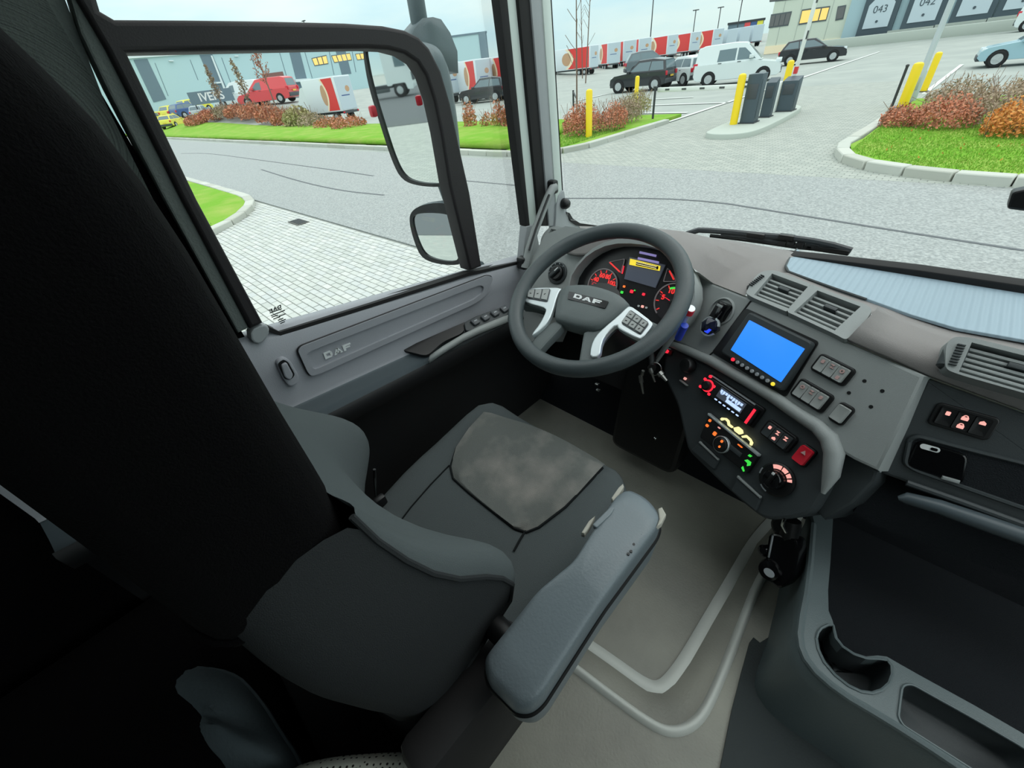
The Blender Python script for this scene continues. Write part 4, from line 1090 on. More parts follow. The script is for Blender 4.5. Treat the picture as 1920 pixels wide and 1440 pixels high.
def ribbon(pts, w, h):
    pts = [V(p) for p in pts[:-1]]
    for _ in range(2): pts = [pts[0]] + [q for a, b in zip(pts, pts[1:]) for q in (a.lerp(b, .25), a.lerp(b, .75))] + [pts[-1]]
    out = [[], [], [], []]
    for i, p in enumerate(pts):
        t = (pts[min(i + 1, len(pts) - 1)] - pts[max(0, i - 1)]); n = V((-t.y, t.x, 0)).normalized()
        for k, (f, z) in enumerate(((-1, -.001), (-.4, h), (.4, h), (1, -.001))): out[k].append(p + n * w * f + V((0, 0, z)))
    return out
loft('edge_highlight', ribbon(P1, .019, .007), M['floor_edge'], fs_)
loft('edge_highlight', ribbon(P2, .011, .016), M['floor_edge'], fs_)
FL2 = Frame((0, 0, -1.183), (1, 0, 0), v=(0, 1, 0))
s_ = plate('floor_mat', FL2, FL2.pxs([(1405, 1205), (1412, 1196), (1424, 1206), (1440, 1196), (1462, 1200), (1500, 1290), (1600, 1440), (1640, 1500), (1335, 1500), (1350, 1440), (1372, 1330), (1390, 1260)]), .006, M['floor_dark'], top=.004)
prop(s_, 'dark rubber mat patch with a ragged end lying beside the floor console', 'mat')
# ---- driver's door
dz = thing('door_1', 'lilac grey driver door with a recessed panel and dark shelf', None, (-1.03, .6, -1.2), kind='structure')
ys = [-.35, 0, .187, .44, .80, 1.03, 1.12]
zb = lambda y: -.444 - .143 * (y - .187)
zs = lambda y: -.645 - .092 * (y - .17)
rows = [[V((-1.10, y, zb(y) + .0)) for y in ys], [V((-1.05, y, zb(y) + .006)) for y in ys], [V((-1.032, y, zb(y) - .012)) for y in ys], [V((-1.03, y, (zb(y) + zs(y)) / 2)) for y in ys], [V((-1.03, y, zs(y) + .01)) for y in ys], [V((-1.025, y, zs(y))) for y in ys]]
loft('upper_trim', rows, M['door_skin'], dz)
zl = lambda y: -.668 - .075 * (y - .164)
loft('shelf', [[V((-1.03, y, zs(y))) for y in ys], [V((-.99, y, zs(y) * .5 + zl(y) * .5 - .006)) for y in ys], [V((-.958, y, zl(y) - .004)) for y in ys], [V((-.95, y, zl(y) + .006)) for y in ys]], M['door_shelf'], dz)
loft('lower_trim', [[V((-.95, y, zl(y) + .006)) for y in ys], [V((-.943, y, zl(y) - .004)) for y in ys], [V((-.95, y, zl(y) - .05)) for y in ys], [V((-1.0, y, zl(y) - .07)) for y in ys], [V((-1.01, y, -.95)) for y in ys], [V((-.98, y, -1.05)) for y in ys], [V((-1.0, y, -1.22)) for y in ys]], M['door_dark'], dz)
o1 = rounded(tr(DOR, qd, [(395, 668), (420, 640), (1610, 190), (1645, 200), (1640, 230), (1590, 330), (1530, 370), (540, 815), (480, 832), (455, 800)]), .02)
i1 = rounded(tr(DOR, qd, [(450, 690), (480, 668), (1560, 250), (1590, 262), (1580, 300), (1520, 345), (540, 775), (500, 790), (475, 760)]), .015)
holed('panel_rim', DOR, o1, [i1], .02, M['door_skin'], dz, top=.012)
plate('panel_field', DOR, i1, .02, M['door_skin'], dz, top=.004)
tube('panel_groove', [DOR.P(a, b, .006) for a, b in o1] + [DOR.P(*o1[0], .006)], .003, M['door_dark'], dz, 6)
daf('letter', DOR, tr(DOR, qd, [(562, 690), (735, 622), (747, 655), (577, 728)]), .004, M['white'], dz, .007)
# lock catch
lk = plate('lock_surround', DOR, rounded(tr(DOR, qd, [(255, 740), (300, 708), (345, 730), (405, 830), (400, 880), (345, 905), (300, 850)]), .012), .03, M['door_skin'], dz, bevel=.004, top=.012)
plate('lock_recess', DOR, rounded(tr(DOR, qd, [(262, 750), (300, 722), (330, 738), (375, 820), (350, 850), (310, 850)]), .01), .02, M['plastic_black'], lk, top=.014)
plate('lock_lever', DOR, rounded(tr(DOR, qd, [(280, 755), (315, 735), (360, 820), (340, 850), (305, 835)]), .008), .02, M['door_skin'], lk, bevel=.003, top=.02)
# pull recess, pull handle, window switches
DSH = Frame((-.975, .7, zl(.7) + .012), (0, 1, 0), n=(.45, 0, .9))
plate('pull_recess', DSH, rounded(DSH.pxs([(752, 660), (770, 652), (875, 606), (868, 628), (830, 645), (800, 672)]), .02), .01, M['plastic_black'], dz, top=.012)
loft('pull_handle', [[at(x, y + dy, X=X_) for x, y in ((806, 672), (830, 655), (868, 632), (900, 617), (952, 596))] for dy, X_ in ((-4, -.975), (-6, -.955), (0, -.935), (8, -.935), (10, -.955))], M['plastic_grey'], dz, thick=.01)
sp = plate('switch_plate', DSH, rounded(DSH.pxs([(868, 612), (890, 600), (945, 580), (953, 588), (950, 598), (890, 625), (872, 628)]), .01), .012, M['plastic_dark'], dz, top=.02, bevel=.003)
for k in range(4):
    a = lerp2(DSH.px(889, 612), DSH.px(943, 588), k / 3)
    fbox('window_switch', DSH, a[0], a[1], .028, .026, .02, .03, M['button'], sp, bevel=.005, turn=.0)
    fbox('switch_mark', DSH, a[0], a[1], .012, .004, .0302, .031, M['grey_print'], sp)
# ---- window bar, pane, pillars
wf = thing('window_1', 'side window with a thick dark rounded bar across its upper part', None, (-1.03, .5, -.5), kind='structure')
bar = [(904, 500), (882, 362), (862, 272), (846, 195), (828, 133), (806, 90), (786, 69), (760, 56), (720, 48), (650, 43), (500, 39), (350, 37), (215, 36), (188, 20), (170, -40), (120, -40), (150, 10), (200, 95), (341, 375), (470, 617), (494, 606), (370, 375), (238, 99), (400, 96), (690, 91), (730, 93), (760, 101), (784, 117), (800, 142), (815, 188), (828, 250), (844, 350), (882, 508)]
plate('window_bar', DOR, DOR.pxs(bar, .01), .05, M['frame_dark'], wf, bevel=.008, seg=3, top=.01)
PNE = Frame((-1.062, 0, 0), (0, 1, 0), v=(0, 0, 1))
pn = plate('pane', PNE, [(.1, -.45), (1.085, -.59), (1.07, .6), (.1, .6)], .004, M['pane'], wf)
gl = [qd(215, 415), qd(295, 380), qd(298, 400), qd(220, 432)]
daf('glass_letter', PNE, PNE.pxs(gl), .001, M['plastic_black'], wf, .002, mirror=True)
gm = zoomed(420, 440, 6.857)
marks = []
for x0, y0, x1, y1 in ((585, 1005, 740, 950), (600, 1040, 780, 970), (610, 1060, 690, 1030), (700, 1050, 790, 1015), (630, 1085, 720, 1050), (690, 1100, 760, 1070), (700, 1120, 790, 1085), (720, 1140, 780, 1115), (740, 1165, 770, 1155)):
    a, b = PNE.px(*gm(x0, y0)), PNE.px(*gm(x1, y1)); marks.append(strip2([a, b], .0022))
o = plates('glass_print', PNE, marks, .001, M['plastic_black'], wf, top=.002); o['kind'] = 'stuff'
plate('sill_seal', DOR, strip2(DOR.pxs([(505, 618), (527, 627), (700, 573), (880, 515), (985, 491)]), .01), .03, M['rubber'], wf, top=-.004)
pl = thing('trim_2', 'layered pale and dark windscreen pillar beside the side window', None, (-1.03, 1.15, -.55), kind='structure')
pl.name = 'trim_3'
def pstrip(name, m, x0, x1, y0, b0, b1, yb, top, depth=.03):
    e = lambda xa, xb: xa + (xb - xa) * (-330 - 100) / (yb - 100)
    plate(name, DOR, DOR.pxs([(e(x0, b0), -330), (e(x1, b1), -330), (b1, yb), (b0, yb)], top), depth, M[m], pl, bevel=.003, top=top)
pstrip('outer_seal', 'rubber', 948, 962, 100, 986, 994, 424, .0)
pstrip('door_edge', 'pillar_light', 961, 984, 100, 992, 1020, 424, -.006)
pstrip('inner_seal', 'rubber', 982, 1006, 100, 1012, 1034, 424, .006)
pstrip('pillar_trim', 'pillar_grey', 1004, 1028, 100, 1030, 1050, 424, .012)
pstrip('pillar_edge', 'pillar_light', 1024, 1039, 100, 1044, 1057, 405, .016)
pstrip('screen_seal', 'rubber', 1038, 1041, 100, 1055, 1059, 400, .014)
plate('pillar_foot', DOR, smooth2(DOR.pxs([(1036, 372), (1050, 350), (1054, 380), (1056, 398), (1062, 410), (1074, 419), (1090, 424), (1110, 440), (1030, 446), (1034, 420)]), 1), .03, M['pillar_grey'], pl, bevel=.004, top=.02)
plate('seal_corner', DOR, DOR.pxs([(1053, 396), (1058, 398), (1064, 408), (1078, 417), (1114, 422), (1100, 427), (1072, 421), (1060, 413)]), .02, M['rubber'], pl, top=.026)
plate('door_post', DOR, DOR.pxs([(985, 425), (1003, 420), (1012, 470), (995, 500), (978, 498)]), .03, M['pillar_grey'], pl, bevel=.004, top=.004)
gh = thing('grab_handle', 'dark slanting grab handle at the foot of the windscreen pillar', 'handle', (-1.0, 1.15, -.5))
X_ = -.995
tube('grip', [at(x, y, X=X_) for x, y in ((1041, 350), (1036, 353), (1028, 368), (1016, 398), (1003, 432), (992, 468), (986, 492), (984, 502))], .014, M['plastic_grey'], gh, 10)
tube('grip_groove', [at(x, y, X=X_ + .013) for x, y in ((1030, 365), (1017, 398), (1004, 432), (992, 470))], .004, M['plastic_black'], gh, 6)
for x, y in ((1041, 351), (986, 494)):
    p = at(x, y, X=X_); box('bracket', p + V((-.015, 0, 0)), (.04, .03, .045), M['plastic_black'], gh, bevel=.008)
p = at(1060, 382, X=-1.0)
kb = thing('pillar_knob', 'round black knob on the pillar beside the windscreen corner', 'knob', p)
fr = Frame(p, (0, 1, 0), n=(.6, -.8, 0))
lathe('cap', fr, 0, 0, [(.006, -.02), (.016, -.018), (.0195, -.006), (.0185, .006), (.013, .015), (.005, .019)], M['plastic_black'], kb, 18)
lathe('collar', fr, 0, 0, [(.014, -.035), (.014, -.018)], M['rubber'], kb, 14)
# rear post of the door opening
bp_ = thing('trim_5', 'grey fabric covered post behind the side window', None, (-1.0, .1, -.5), kind='structure')
plate('edge_strip', DOR, DOR.pxs([(112, -70), (150, -60), (205, 100), (341, 375), (467, 615), (447, 625), (309, 375), (200, 165), (150, 60)], .0), .05, M['fabric_grey'], bp_, bevel=.004, top=.0)
plate('fabric_panel', DOR, DOR.pxs([(-60, -70), (95, -70), (130, 20), (196, 190), (300, 400), (200, 420), (0, 300), (-60, 200)], -.02), .03, M['fabric_grey'], bp_, top=-.02)
plate('foot_cap', DOR, smooth2(DOR.pxs([(468, 618), (492, 606), (504, 612), (503, 628), (488, 645), (470, 640)]), 1), .03, M['pillar_grey'], bp_, bevel=.004, top=.006)
# ---- windscreen
WS = Frame((0, 1.275, -.48), (1, 0, 0), v=(0, -.08, 1))
w2 = thing('window_2', 'windscreen with a dark lower seal', None, (0, 1.3, -.48), kind='structure')
plate('pane', WS, [(-1.0, 0), (1.3, 0), (1.25, 1.08), (-1.0, 1.08)], .005, M['pane'], w2)
lo = WS.pxs([(1450, 466), (1507, 472), (1560, 477), (1728, 496), (1920, 523), (2150, 560), (2150, 588), (1920, 547), (1728, 518), (1560, 492), (1507, 480)])
plate('lower_seal', WS, lo, .03, M['rubber'], w2, top=.03, bevel=.003)
hd_ = box('trim_6', (.05, 1.19, .62), (2.2, .1, .08), M['pillar_grey'], None, bevel=.015); prop(hd_, 'grey header rail above the windscreen', kind='structure')
hd_ = box('trim_7', (-1.06, .63, .62), (.08, 1.05, .08), M['pillar_grey'], None, bevel=.015); prop(hd_, 'grey roof rail above the side window', kind='structure')
# ---- wipers
wp = thing('windscreen_wipers', 'black wiper arms and blades lying along the foot of the windscreen', 'wipers', at(1500, 470, Y=1.36))
yw = lambda pts, Y=1.36: [at(*qw(x, y), Y=Y) for x, y in pts]
tube('wiper_arm', yw([(45, 195), (120, 160), (235, 125), (350, 130), (600, 150), (900, 180), (1200, 205), (1480, 245), (1700, 290), (1900, 350)]), .009, M['post_dark'], wp, 8)
tube('wiper_blade', yw([(360, 185), (700, 225), (1000, 265), (1300, 310), (1500, 330)]), .006, M['plastic_black'], wp, 6)
tube('wiper_arm', yw([(480, 175), (800, 205), (1000, 235), (1200, 275), (1450, 320), (1750, 345)]), .007, M['post_dark'], wp, 8)
for x, y, w in ((860, 180, .05), (1190, 200, .04), (1640, 335, .1), (1150, 262, .02), (1240, 268, .02), (1345, 280, .02), (1440, 295, .02), (1500, 300, .02)):
    box('blade_joint', at(*qw(x, y), Y=1.358), (w, .02, .014), M['plastic_black'], wp, bevel=.003)
# ---- dashboard
db = thing('dashboard', 'grey truck dashboard curving round the driver', 'dashboard', (-.3, 1.0, -.75))
A = [(1085, 424), (1150, 429), (1220, 434), (1290, 440), (1380, 452), (1480, 470), (1520, 484), (1620, 500), (1728, 518), (1800, 528), (1920, 547), (2060, 570), (2300, 612)]
Apt = [at(x, y, Y=1.265) for x, y in A]
Bpt = [CLU.P(*CLU.px(1092, 466)), CLU.P(*CLU.px(1135, 453)), CLU.P(*CLU.px(1190, 445)), CLU.P(*CLU.px(1245, 455)), CLU.P(*CLU.px(1298, 502)), CON.P(*CON.px(1337, 531)), CON.P(*CON.px(1396, 554)), VEN.P(*VEN.px(1440, 513)), VEN.P(*VEN.px(1530, 549)), VEN.P(*VEN.px(1637, 590)), at(1740, 622, Z=-.478), at(1920, 668, Z=-.478), at(2200, 735, Z=-.478)]
rows = [[p + V((0, .03, -.05)) for p in Apt], Apt]
for f in (.25, .5, .75): rows.append([a.lerp(b, f) + V((0, 0, .022 * math.sin(PI * f) * (1, 1, 1, 1, 1, .8, .4, -.1, -.3, -.3, -.3, -.3, -.3)[i])) for i, (a, b) in enumerate(zip(Apt, Bpt))])
rows.append(Bpt)
loft('top_skin', rows, M['plastic_taupe'], db)
RC = lambda x, y: CON.P(*CON.px(x, y)); RR = lambda x, y: RGT.P(*RGT.px(x, y))
s2_ = [RC(1590, 640), RC(1665, 673), RR(1740, 706), RR(1920, 772), RR(2200, 870)]
cr_ = [VEN.P(*VEN.px(1637, 590)), at(1690, 612, Z=-.478), at(1760, 640, Z=-.482), at(1920, 676, Z=-.482), at(2200, 745, Z=-.482)]
cr0 = [VEN.P(*VEN.px(1637, 590)) + V((0, .02, .0)), at(1680, 604, Z=-.476), at(1740, 622, Z=-.478), at(1920, 668, Z=-.478), at(2200, 735, Z=-.478)]
rows = [cr0, cr_] + [[a.lerp(b, f) + V((0, -.01 * math.sin(PI * f), .006 * math.sin(PI * f))) for a, b in zip(cr_, s2_)] for f in (.3, .6)] + [s2_]
loft('front_skin', rows, M['plastic_taupe'], db, thick=.01)
MT = Frame((0, 0, -.474), (1, 0, 0), v=(0, 1, 0))
mt_ = MT.pxs([(1494, 468), (1508, 480), (1560, 488), (1728, 517), (1920, 547), (2160, 590), (2160, 700), (1920, 640), (1791, 617), (1707, 592), (1624, 562), (1560, 540), (1510, 522), (1478, 510), (1473, 500), (1480, 485)])
plate('ribbed_mat', MT, mt_, .006, M['mat_blue'], db, bevel=.002, top=.003)
tube('mat_seam', [MT.P(a, b, .001) for a, b in mt_[10:] + mt_[:1]], .003, M['plastic_dark'], db, 6)
# instrument surround and side panels
hood_o = tr(CLU, q1, [(640, 640), (660, 560), (710, 480), (790, 390), (860, 330), (960, 275), (1080, 245), (1200, 238), (1320, 250), (1440, 285), (1560, 350), (1660, 440), (1730, 540), (1765, 650), (1768, 760), (1745, 860), (1690, 960), (1600, 1060), (1400, 1080), (1000, 980), (700, 860), (640, 740)])
hood_i = tr(CLU, q1, [(655, 640), (672, 570), (722, 490), (800, 405), (880, 350), (970, 310), (1080, 288), (1200, 288), (1320, 300), (1430, 330), (1540, 390), (1640, 470), (1700, 560), (1735, 650), (1740, 750), (1715, 850), (1660, 940), (1580, 1030), (1400, 1050), (1000, 950), (710, 840), (655, 730)])
holed('cluster_hood', CLU, hood_o, [hood_i], .07, M['plastic_grey'], db, top=.025)
plate('left_panel', CLU, tr(CLU, q1, [(190, 560), (260, 470), (420, 380), (560, 350), (640, 372), (760, 360), (850, 330), (790, 395), (715, 480), (665, 560), (645, 640), (645, 740), (700, 860), (500, 900), (250, 800), (180, 700)]), .06, M['plastic_grey'], db, bevel=.006)
plate('left_top', CLU, tr(CLU, q1, [(560, 345), (640, 290), (760, 230), (900, 205), (1060, 220), (960, 262), (860, 320), (760, 375), (660, 378), (580, 360)], .02), .06, M['plastic_taupe'], db, bevel=.006, top=.02)
plate('left_end', CLU.moved(-.04), (CLU.moved(-.04)).pxs([(968, 560), (1000, 480), (1022, 440), (1060, 424), (1110, 430), (1180, 450), (1090, 520), (1040, 640), (980, 640)]), .05, M['plastic_grey'], db)
lk1 = [(1296, 506), (1318, 522), (1338, 532), (1398, 556), (1408, 562), (1590, 642), (1665, 674), (1735, 705), (1692, 796), (1647, 884), (1600, 862), (1560, 838), (1500, 775), (1440, 737), (1335, 672), (1252, 634), (1288, 606), (1308, 565), (1312, 530)]
plate('console_upper', CON, CON.pxs(lk1), .1, M['plastic_grey'], db, bevel=.006)
tube('console_seam', [CON.P(a, b, .0) for a, b in CON.pxs([(1408, 564), (1372, 612), (1338, 660), (1328, 668)])], .0025, M['plastic_black'], db, 6)
plate('corner_skirt', CON, CON.pxs([(1590, 850), (1647, 884), (1640, 905), (1600, 945), (1545, 975), (1530, 960), (1560, 900), (1568, 860)], -.03), .1, M['plastic_dark'], db, bevel=.006, top=-.03)
# grey ledge under the upper console
lg = [CON.P(a, b, .004) for a, b in CON.pxs([(1247, 640), (1290, 657), (1335, 677), (1400, 714), (1450, 743), (1500, 778), (1535, 800), (1556, 822), (1566, 850), (1560, 890), (1545, 925)])]
tube('console_ledge', lg, [.008, .012, .013, .013, .014, .014, .015, .017, .018, .015, .004], M['plastic_grey'], db, 10)
low = [(1247, 646), (1290, 664), (1400, 724), (1500, 786), (1545, 812), (1563, 850), (1553, 910), (1520, 966), (1470, 975), (1430, 975), (1398, 950), (1348, 905), (1287, 845), (1268, 760), (1240, 700)]
plate('console_lower', CON, rounded(CON.pxs(low), .02), .14, M['plastic_dark'], db, bevel=.008, top=-.004)
for q in ([(20, 740), (105, 760), (90, 800), (10, 790)],): plate('column_switch', CON, tr(CON, q2, q), .01, M['plastic_black'], db, top=.002)
# right hand part
rp = [(1737, 708), (1920, 775), (2300, 910), (2300, 1120), (1920, 990), (1690, 902), (1648, 887)]
plate('right_panel', RGT, rounded(RGT.pxs(rp), .008), .06, M['plastic_dark'], db, bevel=.006)
tube('panel_edge', [RGT.P(a, b, .002) for a, b in RGT.pxs([(1735, 712), (1690, 800), (1648, 884)])], .0035, M['pillar_grey'], db, 6)
R2 = RGT.moved(-.03)
plate('under_panel', R2, R2.pxs([(1648, 887), (1920, 990), (2300, 1120), (2300, 1260), (1920, 1090), (1640, 985), (1600, 960)]), .05, M['carpet'], db)
tube('tray_lip', [RGT.P(a, b, .03) for a, b in RGT.pxs([(1684, 934), (1700, 934), (1760, 950), (1840, 978), (1920, 1006), (2200, 1100)], .03)], [.004, .011, .013, .014, .014, .014], M['door_shelf'], db, 10)
tube('tray_lip', [RGT.P(a, b, .015) for a, b in RGT.pxs([(1700, 905), (1800, 940), (1920, 984), (2200, 1085)], .015)], .006, M['plastic_dark'], db, 8)
# right open tray
trr = rounded(RGT.pxs([(1706, 822), (1722, 817), (1800, 838), (1920, 868), (2250, 960), (2250, 1050), (1920, 952), (1800, 910), (1715, 880), (1697, 868)]), .012)
plate('tray_opening', RGT, trr, .02, M['carpet'], db, top=.003)
tube('tray_rim', [RGT.P(a, b, .003) for a, b in trr] + [RGT.P(*trr[0], .003)], .004, M['plastic_dark'], db, 6)
# drill holes
o = plates('drill_hole', CON, [circ(*CON.px(*q5(x, y)), .0035, 10) for x, y in ((485, 165), (345, 272), (645, 255), (543, 397))], .004, M['plastic_black'], db, top=.0008); o.name = 'drill_holes'; o['kind'] = 'stuff'
# footwell shroud
plate('knee_panel', Frame((-.62, 1.08, -.75), (1, 0, 0), n=(0, -.9, .35)), [(-.42, .16), (.36, .12), (.36, -.2), (-.42, -.2)], .04, M['door_dark'], db, bevel=.01)
plate('column_shroud', Frame((-.43, .98, -.95), (1, 0, 0), n=(0, -.95, .2)), rounded([(-.13, .25), (.12, .25), (.12, -.2), (-.13, -.2)], .04), .08, M['plastic_black'], db, bevel=.015)
p_ = at(1228, 822, Y=.93); lathe('shroud_bolt', Frame(p_, (1, 0, 0), n=(0, -.95, .2)), 0, 0, [(.005, -.02), (.005, .002), (.003, .004)], M['chrome'], db, 12)
for x, y in ((1119, 700), (1120, 720), (1122, 731)): box('column_clip', at(x, y, Y=.84), (.012, .01, .005), M['chrome'], db, bevel=.001)
# ---- air vents
def vent(label, fr, outer, cells, wheel=None, nsl=5, group='dashboard air vents', depth=.035):
    c = (sum(p[0] for p in outer) / len(outer), sum(p[1] for p in outer) / len(outer))
    t = thing('air_vent', label, 'air vent', fr.P(*c), group)
    holed('frame', fr, outer, cells, depth, M['plastic_grey'], t, top=.012)
    for cl in cells:
        tl, tr_, br, bl = cl[0], cl[1], cl[2], cl[3]
        plate('duct', fr, [lerp2(tl, tl, 0), tr_, br, bl], .01, M['plastic_black'], t, top=-.022)
        for k in range(1, nsl):
            f = k / nsl
            a, b = lerp2(tl, bl, f), lerp2(tr_, br, f)
            sl = plate('slat', fr, strip2([a, b], .0055), .012, M['plastic_grey'], t, top=.004, bevel=.0015)
            if k == 2:
                m_, n_ = lerp2(a, b, .38), lerp2(a, b, .66)
                plate('slat_grip', fr, strip2([m_, n_], .008), .014, M['plastic_dark'], sl, top=.009, bevel=.001)
    if wheel:
        a, b = wheel
        bm = bmesh.new(); add_lathe(bm, Frame(fr.P(a[0], a[1], -.005), fr.n, n=fr.v), 0, 0, [(.012, -.022), (.016, -.018), (.016, .018), (.012, .022)], 20)
        for k in range(8): add_box(bm, fr.P(a[0], a[1] - .018 + k * .005, .009), (.01, .0018, .016), frot(fr))
        from_bm('thumb_wheel', bm, M['plastic_dark'], t)
    return t
vo = tr(VEN, q2, [(765, 270), (800, 200), (840, 130), (900, 80), (990, 62), (1060, 75), (1310, 175), (1700, 330), (1830, 370), (1895, 420), (1860, 490), (1760, 600), (1660, 695), (1560, 640), (1180, 460), (830, 310)])
vo1 = vo[:7] + tr(VEN, q2, [(1345, 190), (1290, 260), (1150, 400), (1135, 440)]) + vo[15:]
vent('left of the two joined vents above the blue screen', VEN, rounded(vo1, .008), [tr(VEN, q2, [(1000, 95), (1320, 215), (1150, 408), (840, 285)])], (VEN.px(*q2(865, 160)), 0), 6)
vo2 = tr(VEN, q2, [(1345, 190), (1700, 330), (1830, 370), (1895, 420), (1860, 490), (1760, 600), (1660, 695), (1560, 640), (1180, 460), (1135, 440), (1150, 400), (1290, 260)])
vent('right of the two joined vents above the blue screen', VEN, rounded(vo2, .008), [tr(VEN, q2, [(1405, 248), (1790, 395), (1560, 608), (1195, 440)])], None, 6)
VR = lean_frame(RR(1800, 718) + V((0, -.03, .01)), (1, .05), 46)
ro = tr(VR, q4, [(1195, 1230), (1215, 1170), (1270, 1130), (1420, 1135), (1920, 1260), (2500, 1400), (2500, 1800), (1920, 1640), (1330, 1470), (1190, 1420)])
vent('wide vent above the row of pink door switches at right', VR, rounded(ro, .01), [tr(VR, q4, [(1425, 1180), (2450, 1440), (2400, 1760), (1310, 1440)])], (VR.px(*q4(1290, 1290)), 0), 6)
VL = lean_frame(at(1040, 450, X=-.92), (1, -.15), 45)
lo_ = tr(VL, q8, [(580, 1340), (600, 1230), (660, 1120), (770, 1020), (900, 1000), (1200, 1070), (1500, 1130), (1300, 1330), (900, 1450), (600, 1400)])
vent('small vent in the left corner behind the steering wheel', VL, rounded(lo_, .006), [tr(VL, q8, [(790, 1055), (1250, 1120), (1000, 1400), (615, 1330)])], None, 6)
# ---- instrument cluster
ic = thing('instrument_cluster', 'lit instrument cluster with red gauges behind the steering wheel', 'instruments', CLU.O)
CF = CLU.moved(-.02)
hi2 = [(CLU.P(a, b) - CF.O) for a, b in hood_i]; hi2 = [(p.dot(CF.u), p.dot(CF.v)) for p in hi2]
plate('face', CF, hi2, .02, M['cluster'], ic)
def gauge(cx, cy, r, a0, a1, n, nums, needle, green=False):
    g = plate('gauge', CF, circ(cx, cy, r, 32), .004, M['gauge_face'], ic, top=.004)
    plate('gauge_ring', CF, arcband(cx, cy, r * .93, r, a0 - .2, a1 + .2, 32), .003, M['gauge_ring'], g, top=.007)
    for k in range(n):
        a = a0 + (a1 - a0) * k / (n - 1)
        fbox('tick', CF, cx + math.cos(a) * r * .82, cy + math.sin(a) * r * .82, r * .16, r * .045, .004, .006, M['lit_gauge'], g, turn=a)
    for s, f in nums:
        a = a1 + (a0 - a1) * f
        text('numeral', s, CF.moved(.005), cx + math.cos(a) * r * .58, cy + math.sin(a) * r * .58, r * .36, M['lit_gauge'], g, .0005, .0008)
    a = needle
    plate('needle', CF, [(cx + math.cos(a + .3) * r * .06, cy + math.sin(a + .3) * r * .06), (cx + math.cos(a) * r * .8, cy + math.sin(a) * r * .8), (cx + math.cos(a - .3) * r * .06, cy + math.sin(a - .3) * r * .06), (cx - math.cos(a) * r * .15, cy - math.sin(a) * r * .15)], .002, M['lit_red'], g, top=.011)
    lathe('needle_hub', CF, cx, cy, [(r * .14, .004), (r * .13, .012), (r * .05, .013)], M['plastic_black'], g, 16)
    if green:
        plate('green_band', CF, arcband(cx, cy, r * .68, r * .78, 1.2, 2.1, 10), .002, M['lit_green'], g, top=.006)
    return g
a, b = CF.px(*q1(915, 650)); r_ = abs(CF.px(*q1(1065, 620))[0] - a)
gauge(a, b, r_, -.7, PI + .7, 11, (('20', .08), ('40', .25), ('60', .42), ('80', .58), ('100', .75), ('120', .92)), PI * .98)
a, b = CF.px(*q1(1545, 800)); 
gauge(a, b, r_ * 1.02, -.7, PI + .7, 9, (('5', .2), ('10', .4), ('15', .6), ('20', .8)), PI * .9, True)
def small_gauge(pts, needle, nm):
    g = plate('side_gauge', CF, rounded(tr(CF, q1, pts), .004), .004, M['gauge_face'], ic, top=.004)
    o_ = tr(CF, q1, pts)
    c = (sum(p[0] for p in o_) / len(o_), sum(p[1] for p in o_) / len(o_))
    holed('gauge_ring', CF, rounded(o_, .004), [rounded([lerp2(c, p, .86) for p in o_], .004)], .002, M['gauge_ring'], g, top=.006)
    n = tr(CF, q1, needle)
    plate('needle', CF, strip2(n, .004), .002, M['lit_gauge'], g, top=.007)
    return g
small_gauge([(970, 440), (1120, 410), (1090, 545)], [(985, 445), (1075, 530)], 'fuel')
small_gauge([(1500, 490), (1560, 560), (1580, 620), (1460, 620)], [(1520, 520), (1560, 600)], 'pressure')
plate('warning_bar', CF, tr(CF, q1, [(1095, 470), (1110, 475), (1095, 545), (1080, 540)]), .002, M['lit_red'], ic, top=.004)
dp = plate('display', CF, tr(CF, q1, [(1160, 395), (1480, 465), (1390, 672), (1112, 592)]), .006, M['lcd'], ic, top=.005)
plate('display_line', CF, tr(CF, q1, [(1240, 398), (1428, 438), (1424, 458), (1236, 418)]), .002, M['lit_lilac'], dp, top=.008)
plate('display_line', CF, tr(CF, q1, [(1255, 345), (1405, 378), (1400, 398), (1250, 365)]), .002, M['lit_lilac'], dp, top=.008)
wb = tr(CF, q1, [(1170, 412), (1440, 478), (1432, 522), (1162, 466)])
plate('warning_box', CF, wb, .002, M['lit_yellow'], dp, top=.008)
plate('warning_text', CF, tr(CF, q1, [(1228, 436), (1425, 483), (1419, 512), (1222, 470)]), .002, M['gloss_black'], dp, top=.0095)
for f in (.3, .7):
    plate('warning_text', CF, [lerp2(lerp2(wb[0], wb[1], x), lerp2(wb[3], wb[2], x), y) for x, y in ((.24, f * .8), (.9, f * .8 + .04), (.9, f * .8 + .14), (.24, f * .8 + .1))], .002, M['lit_cream'], dp, top=.0105)
for x, y, m_, r in ((1110, 660, 'lit_orange', .0035), (1090, 712, 'lit_green', .0042), (1178, 705, 'lit_red', .005), (1285, 730, 'lit_red', .004), (1205, 695, 'lit_green', .002), (1240, 835, 'white', .003), (1275, 840, 'lit_pink', .004), (1310, 850, 'white', .003)):
    plate('tell_tale', CF, rr(*CF.px(*q1(x, y)), r * 2, r * 1.8, r * .4, 2), .002, M[m_], ic, top=.005)
